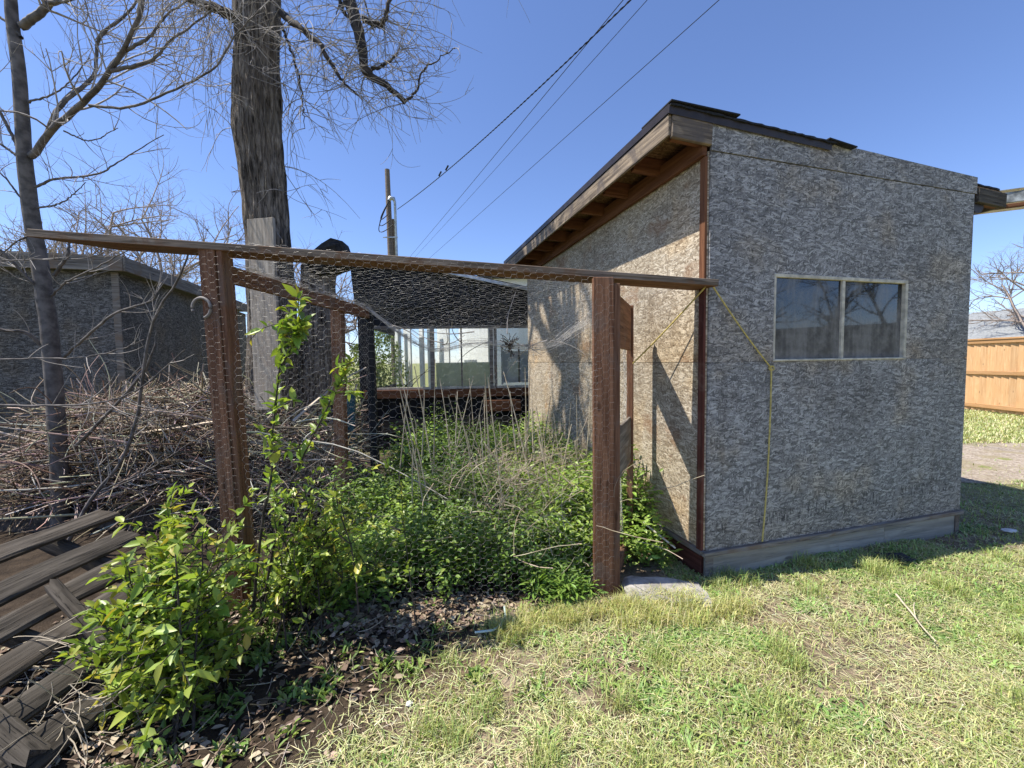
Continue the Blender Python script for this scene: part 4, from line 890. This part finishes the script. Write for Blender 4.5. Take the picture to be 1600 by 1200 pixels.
# ------------------------------------------------------------------ brush pile
ls = []
for k in range(4200):
    x = rng.uniform(-4.6, -1.75); top = 1.16 - .10 * abs(x + 3.2) - (.5 * max(0, x + 2.3)); y = rng.uniform(3.55, 4.75); dome = max(.15, 1 - ((y - 4.4) / 1.0) ** 2)
    z = top * dome * (1 - rng.random() ** 2.2 * .5); Ls_ = rng.uniform(.25, .9); d = np.array([rng.normal(0, 1), rng.normal(0, .45), rng.normal(0, .28)]); d /= np.linalg.norm(d)
    ls.append((wander(np.array((x, y, max(.03, z))) - d * Ls_ / 2, d, Ls_, 6, .12, -.01), rng.uniform(.0025, .008)))
for k in range(900):     # arching loose canes over the top and the dark thicket below
    x = rng.uniform(-4.5, -1.5); y = rng.uniform(3.4, 4.6); z = rng.uniform(.1, 1.1 - .25 * max(0, x + 2.6)); ls.append((wander((x, y, z), (rng.normal(0, 1), rng.normal(0, .5), rng.uniform(-.3, .9)), rng.uniform(.3, .8), 8, .2, -.06), rng.uniform(.002, .005)))
for k in range(120):
    x, y = rng.uniform(-4.5, -1.9), rng.uniform(3.5, 4.3); ls.append((wander((x, y, rng.uniform(.1, .95)), (rng.normal(0, 1), rng.normal(0, .5), rng.normal(0, .35)), rng.uniform(.5, 1.3), 6, .10, -.01), np.linspace(rng.uniform(.010, .02), .005, 7)))
V, Fc = tubes(ls, 3); cl = np.repeat(pal(len(V) // 21 + 1, [(.26, .20, .145), (.36, .30, .23), (.15, .11, .08), (.50, .43, .35), (.20, .15, .10)], .2), 21, 0)[:len(V)]
tag(obj('brush_pile', mesh_np('brush_pile', V, Fc, cl, True), M_stick), 'heap of cut dry branches piled in front of the side shed', 'brush pile', kind='stuff')
# dark earth mound below the brush
n = 40; X, Y_ = np.meshgrid(np.linspace(-5, -1.6, n), np.linspace(3.5, 5.0, n)); Zm = .78 * np.clip(1 - ((Y_ - 4.45) / .95) ** 2, 0, 1) * np.clip((-1.55 - X) / .9, 0, 1) - .03 + rng.normal(0, .02, X.shape)
ii = (np.arange(n - 1)[:, None] * n + np.arange(n - 1)[None, :]).ravel()
tag(obj('brush_mound', mesh_np('brush_mound', np.stack([X, Y_, Zm], -1).reshape(-1, 3), np.stack([ii, ii + 1, ii + n + 1, ii + n], -1)), plain('rotted brush', (.07, .052, .038), .95, var=.5, scale=30, bump=.6)), 'dark rotted mound underneath the brush pile', 'mound', kind='structure')

# ------------------------------------------------------------------ pallet, lower left
pal_o = empty('old_pallet', (-2.2, 1.9, 0), label='broken grey wooden pallet lying tilted at lower left', cat='pallet')
sdir = Vector((.04, 1, .02)).normalized(); tl = Vector((.86, 0, -.40)).normalized(); nrm = sdir.cross(tl).normalized()
if nrm.z < 0: nrm = -nrm
PO = Vector((-2.62, 1.15, .42))
def rough_board(name, p0, p1, wd, th, mat, parent, upv):
    o = bar(name, p0, p1, wd, th, mat, parent, upv=upv, wob=0, bevel=0); L_ = (Vector(p1) - Vector(p0)).length; n = 16; V = []; Fc = []; sd = random.uniform(0, 50)
    for i in range(n + 1):
        t = -L_ / 2 + L_ * i / n; w_ = wd * (.5 + .10 * mnoise.noise(Vector((t * 3, sd, 0)))); h_ = th * .5; bz = .014 * mnoise.noise(Vector((t * 1.6, sd, 5))); by = .012 * mnoise.noise(Vector((t * 2, sd, 9)))
        for cy, cz in ((-1, -.6), (-.8, -1), (.8, -1), (1, -.6), (1, .5), (.72, 1), (0, 1.12), (-.75, 1), (-1, .55)):
            ex = (random.uniform(-.03, .03) if i in (0, n) else 0); V.append((t + ex, by + cy * w_ * random.uniform(.96, 1.03), bz + cz * h_ * random.uniform(.88, 1.08)))
        if i:
            a_ = 9 * (i - 1); Fc += [(a_ + k, a_ + (k + 1) % 9, a_ + 9 + (k + 1) % 9, a_ + 9 + k) for k in range(9)]
    Fc += [tuple(range(8, -1, -1)), tuple(range(9 * n, 9 * n + 9))]
    me = bpy.data.meshes.new(name); me.from_pydata(V, [], Fc); me.update(); me.materials.append(mat); o.data = me; return o
for i, (d0, l0, l1) in enumerate(((0, -.1, 1.38), (.20, .05, 1.33), (.40, -.1, 1.16), (.59, .3, 1.24), (.80, -.05, 1.1), (.99, .1, 1.0))):
    k0, k1 = random.uniform(-.035, .035), random.uniform(-.035, .035)
    rough_board('slat', PO + tl * (d0 + k0) + sdir * l0 + nrm * (.04 + random.uniform(0, .03)), PO + tl * (d0 + k1) + sdir * l1 + nrm * (.04 + random.uniform(-.01, .05)), .118, .034, M_pal, pal_o, nrm + tl * random.uniform(-.18, .18))
for l in (.12, .62, 1.12): rough_board('stringer', PO + sdir * l - tl * .08 - nrm * .03, PO + sdir * l + tl * 1.08 - nrm * .03, .045, .09, M_pal, pal_o, nrm)
rough_board('loose_batten', PO + tl * .34 + sdir * .78 + nrm * .10, PO + tl * .92 + sdir * .60 + nrm * .07, .06, .03, M_pal, pal_o, nrm); rough_board('loose_batten', PO + tl * .18 + sdir * .34 + nrm * .10, PO + tl * .98 + sdir * .20 + nrm * .08, .09, .03, M_pal, pal_o, nrm)
ls = []
for k in range(46):
    a = at(rng.uniform(-20, 150), 1120 + rng.normal(0, 25), 1.5); ls.append((wander(tuple(a), (1, rng.normal(0, .3), rng.normal(0, .25)), rng.uniform(.15, .4), 8, .25), rng.uniform(.001, .003)))
for k in range(14):
    a = at(rng.uniform(0, 60), rng.uniform(1000, 1070), 1.7); ls.append((wander(tuple(a), (1, rng.normal(0, .2), rng.uniform(.1, .5)), rng.uniform(.3, .5), 9, .1, -.03), .0018))
V, Fc = tubes(ls, 3); tag(obj('dry_vines', mesh_np('dry_vines', V, Fc, np.tile((.42, .36, .27), (len(V), 1))), M_stick), 'pale dry vines straggling across the pallet', 'dry vines', kind='stuff')

# ------------------------------------------------------------------ slab, stones, debris
def lump(name, loc, sx, sy, sz, mat, label, cat, n=9, rough=.12, box=0):
    import bmesh
    bm = bmesh.new(); bmesh.ops.create_icosphere(bm, subdivisions=3, radius=1)
    for v in bm.verts:
        c_ = v.co.copy()
        if box: m = max(abs(c_.x), abs(c_.y), abs(c_.z)); c_ = c_.lerp(c_ / m, box)
        c_ *= 1 + rough * mnoise.noise(c_ * 2.3 + Vector(loc)); v.co = Vector((c_.x * sx, c_.y * sy, c_.z * sz))
    me = bpy.data.meshes.new(name); bm.to_mesh(me); bm.free(); o = obj(name, me, mat); o.location = loc; return tag(o, label, cat)
o = lump('concrete_slab', (.90, 2.38, .03), .24, .13, .035, M_conc, 'flat broken concrete slab beside the right pen post', 'slab', box=.85, rough=.10); o.rotation_euler = (0, R(3), R(-6))
g = onground(1400, 878); lump('dark_rag', (g.x, g.y, .015), .10, .045, .03, plain('dirty dark cloth', (.035, .035, .038), .9, var=.5, scale=30), 'crumpled dark rag lying against the shed skirting', 'rag', rough=1.6)
g = onground(1577, 831); o = lump('flat_stone', (g.x, g.y, .012), .06, .035, .012, plain('white stone', (.6, .58, .55), .8), 'small flat white stone in the shade right of the shed', 'stone')
g = onground(372, 905); lump('blue_stone', (g.x, g.y, .04), .10, .07, .07, plain('blue grey stone', (.28, .31, .34), .8), 'blue-grey stone half hidden under the shrub', 'stone', rough=.3)
g = onground(640, 1102); lump('eggshell', (g.x, g.y, .008), .014, .012, .008, plain('shell white', (.75, .7, .62), .6), 'small white shell scrap on the grass edge', 'scrap', rough=.5)
a, b_ = onground(1400, 935), onground(1446, 1010); p = wander((a.x, a.y, .03), (b_ - a), (b_ - a).length, 9, .08); p[:, 2] = .025
q = wander(p[5], (.3, .5, .05), .14, 5, .1); tag(obj('fallen_twig', tube_mesh('fallen_twig', [(p, np.linspace(.006, .003, 10)), (q, .0025)], 5), M_stalk), 'long thin reddish twig lying on the lawn', 'twig')
s_ = [tuple(onground(x, y, .03)) for x, y in ((742, 988), (770, 985), (783, 976), (790, 962), (788, 948))]
tag(obj('plastic_hoop', tube_mesh('plastic_hoop', [(np.array(s_), .006)], 6), plain('pale plastic', (.45, .55, .5), .4)), 'pale bent plastic hoop among the dead leaves', 'hoop')
tag(bar('white_lath', sw(-.22, .36, .26), sw(-.10, .16, .14), .012, .010, plain('white lath', (.6, .54, .45), .7)), 'thin white lath leaning by the shed foot', 'lath')

# ------------------------------------------------------------------ dead leaves
n = 5600; C = []
while len(C) < n:
    if rng.random() < .5: x, y = rng.uniform(-1.1, .62), 2.25 + rng.normal(0, .10)
    else: x, y = rng.uniform(-2.6, -.35), rng.uniform(1.2, 2.5)
    if y > 2.16 or x < -.78 + .45 * (y - 1.5) + rng.normal(0, .15): C.append((x, y, float(H(x, y)) + rng.uniform(.002, .016)))
C = np.array(C); a = rng.random(n) * 6.28; D = np.stack([np.cos(a), np.sin(a), rng.normal(0, .22, n)], 1); l = rng.lognormal(-3.45, .35, n)
V, Fc, cc = leaf_arrays(C, D, rng.normal(0, .30, (n, 3)) + [0, 0, 1], l, l * rng.uniform(.35, .85, n), pal(n, [(.15, .105, .07), (.24, .175, .12), (.34, .265, .19), (.10, .07, .05), (.42, .34, .25)], .12), .15)
tag(obj('leaf_litter', mesh_np('leaf_litter', V, Fc, cc), M_litter), 'brown dead leaves littering the ground along the pen front', 'dead leaves', kind='stuff')

ls = []
for k in range(700):      # fine twiglets and straws on the bare soil
    x, y = rng.uniform(-2.4, .5), rng.uniform(1.2, 2.5)
    if x > -.55 + .6 * (y - 1.5) and y < 2.15: continue
    ls.append((wander((x, y, float(H(x, y)) + rng.uniform(.004, .02)), (rng.normal(), rng.normal(), rng.normal(0, .1)), rng.uniform(.04, .2), 5, .15), rng.uniform(.0008, .0024)))
V, Fc = tubes(ls, 3); tag(obj('twig_litter', mesh_np('twig_litter', V, Fc, np.repeat(pal(len(V) // 18 + 1, [(.30, .24, .17), (.2, .15, .1), (.42, .36, .27)]), 18, 0)[:len(V)]), M_stick), 'fine dry twiglets scattered over the bare soil by the shrub', 'twiglets', kind='stuff')
# ------------------------------------------------------------------ lawn
def blades(n, xs, ys, hlo, hhi, wlo, whi, lean, cols, dens, zoff=0., flat=False, tuft=False):
    x = rng.uniform(*xs, n); y = ys[0] + (ys[1] - ys[0]) * rng.random(n) ** 1.35
    if tuft: x = rng.normal(np.mean(xs), (xs[1] - xs[0]) * .33, n); y = rng.normal(np.mean(ys), (ys[1] - ys[0]) * .33, n)
    wallf = (x - SO.x) * -math.sin(SR) + (y - SO.y) * math.cos(SR); wallu = (x - SO.x) * math.cos(SR) + (y - SO.y) * math.sin(SR)
    ok = ~((wallf > -.02) & (wallu > -.02) & (wallu < W + .02) & (wallf < L)) & ~((x < 1.0) & (y > 2.33 + .03 * x)) & (x > -.78 + .75 * (y - 1.3) + rng.normal(0, .12, n)) & dens(x, y)
    ok &= ~((wallu > 2.0) & (wallf > -.35) & (y < 4.6) & (x < 6) & (rng.random(n) < .75))
    ok &= ~((y > 4.5) & (x > 3.5) & (y < 6.5) & (rng.random(n) < .97))
    x, y = x[ok], y[ok]; m = len(x); h = rng.uniform(hlo, hhi, m); a = rng.random(m) * 6.28; wd = rng.uniform(wlo, whi, m)
    base = np.stack([x, y, H(x, y) + zoff + (rng.random(m) * .02 if flat else 0)], 1); ld = np.stack([np.cos(a), np.sin(a), np.zeros(m)], 1); sd = np.stack([-np.sin(a), np.cos(a), np.zeros(m)], 1)
    le = rng.uniform(*lean, m)[:, None]; upv = np.array([[0, 0, 1.]])
    if flat: mid = base + ld * h[:, None] * .5 + upv * .006; tip = base + ld * h[:, None] + upv * rng.normal(0, .006, m)[:, None] + sd * (rng.normal(0, .12, m) * h)[:, None]
    else: mid = base + upv * h[:, None] * .6 + ld * h[:, None] * le * .35; tip = base + upv * (h * (1 - .35 * le[:, 0]))[:, None] + ld * h[:, None] * le
    s = sd * wd[:, None] * .5
    V = np.stack([base - s, base + s, mid + s * .8, mid - s * .8, tip], 1).reshape(-1, 3); o = np.arange(m)[:, None] * 5
    Fc = np.concatenate([o + np.array([[0, 1, 2]]), o + np.array([[0, 2, 3]]), o + np.array([[3, 2, 4]])])
    return V, Fc, np.repeat(pal(m, cols, .16), 5, 0)
def nz2(x, y, s, o): return np.sin(x * s + 1.3 * np.sin(y * s * .8 + o)) * np.cos(y * s * 1.1 + 1.7 * np.sin(x * s * .6 + o * 2))
def dens1(x, y): v = nz2(x, y, 3.1, .4) * .55 + nz2(x, y, 8.3, 2.) * .45 + .50; v = np.where((np.hypot((x - 1.6) / .5, (y - 1.75) / .2) < 1), v - .25, v); v = np.where((np.hypot((x - .42) / .22, (y - 1.72) / .2) < 1), v - .6, v); return rng.random(len(x)) < np.clip(v + .1, .06, 1)
parts = []
G1 = [(.32, .36, .10), (.41, .43, .15), (.50, .49, .23), (.25, .32, .085)]; G2 = [(.58, .53, .30), (.68, .62, .40), (.52, .50, .26), (.47, .49, .24), (.41, .46, .20)]; G3 = [(.20, .30, .08), (.26, .37, .10), (.31, .41, .12)]
parts.append(blades(260000, (-1., 7), (1.1, 5.2), .015, .05, .002, .0048, (.3, 1.4), G1, dens1))
parts.append(blades(210000, (-1., 7), (1.1, 4.5), .03, .10, .0018, .004, (0, 1), G2, lambda x, y: rng.random(len(x)) < np.where(np.hypot((x - .42) / .2, (y - 1.72) / .18) < 1, .15, np.clip(.62 + .4 * nz2(x, y, 2.2, 1.), .1, 1)), flat=True))
parts.append(blades(90000, (-.5, 8), (1.2, 5.5), .02, .05, .006, .012, (.6, 1.8), G3, lambda x, y: (nz2(x, y, 2.6, 3.) + .6 * nz2(x, y, 6.5, 1.) + .35 * (x - 2) > .15) & (rng.random(len(x)) < .6)))
for k in range(60):
    cx, cy = rng.uniform(.2, 6), rng.uniform(1.2, 3.6); parts.append(blades(220, (cx - .1, cx + .1), (cy - .07, cy + .07), .015, .035, .008, .016, (.8, 1.8), [(.14, .24, .06), (.19, .30, .08), (.24, .34, .09)], lambda x, y: np.ones(len(x), bool), tuft=True))
tx, ty = rng.uniform(-.4, 5, 70), rng.uniform(1.2, 3.2, 70)
for k in range(70):     # tufts
    parts.append(blades(160, (tx[k] - .06, tx[k] + .06), (ty[k] - .06, ty[k] + .06), .04, .11, .002, .004, (.2, 1.0), [(.36, .40, .12), (.42, .43, .17), (.25, .34, .09)], lambda x, y: np.ones(len(x), bool), tuft=True))
for k in range(28):     # yellow tufts along the pen front and the post foot
    cx, cy = rng.uniform(-.2, 1.3), 0; cy = 2.16 + .06 * cx + rng.normal(0, .06)
    parts.append(blades(260, (cx - .07, cx + .07), (cy - .06, cy + .06), .04, .11, .002, .004, (.2, 1.1), [(.44, .43, .13), (.36, .40, .12), (.5, .45, .22)], lambda x, y: np.ones(len(x), bool), tuft=True))
parts.append(blades(60000, (4, 14), (6.2, 10.5), .03, .07, .008, .016, (.3, 1.2), G1 + G2, lambda x, y: np.ones(len(x), bool)))
for k in range(46):      # seedlings and grass sprigs on the bare soil
    cx, cy = rng.uniform(-1.6, .2), rng.uniform(1.25, 2.25); m = int(rng.integers(14, 60)); x = rng.normal(cx, .035, m); y = rng.normal(cy, .035, m); a = rng.random(m) * 6.28; l = rng.uniform(.02, .06, m)
    V, Fc, cc = leaf_arrays(np.stack([x, y, H(x, y)], 1), np.stack([np.cos(a) * .7, np.sin(a) * .7, rng.uniform(.3, 1.2, m)], 1), rng.normal(0, .4, (m, 3)) + [0, 0, 1], l, l * rng.uniform(.1, .4), pal(m, [(.13, .22, .045), (.2, .29, .06), (.27, .33, .09)])); parts.append((V, Fc, cc))
off = 0; Vs, Fs, Cs = [], [], []
for V, Fc, cc in parts: Vs.append(V); Fs.append(Fc + off); Cs.append(cc); off += len(V)
tag(obj('grass', mesh_np('grass', np.concatenate(Vs), np.concatenate(Fs), np.concatenate(Cs)), M_grass), 'short patchy yellow-green mown grass with dry clippings', 'grass', kind='stuff')
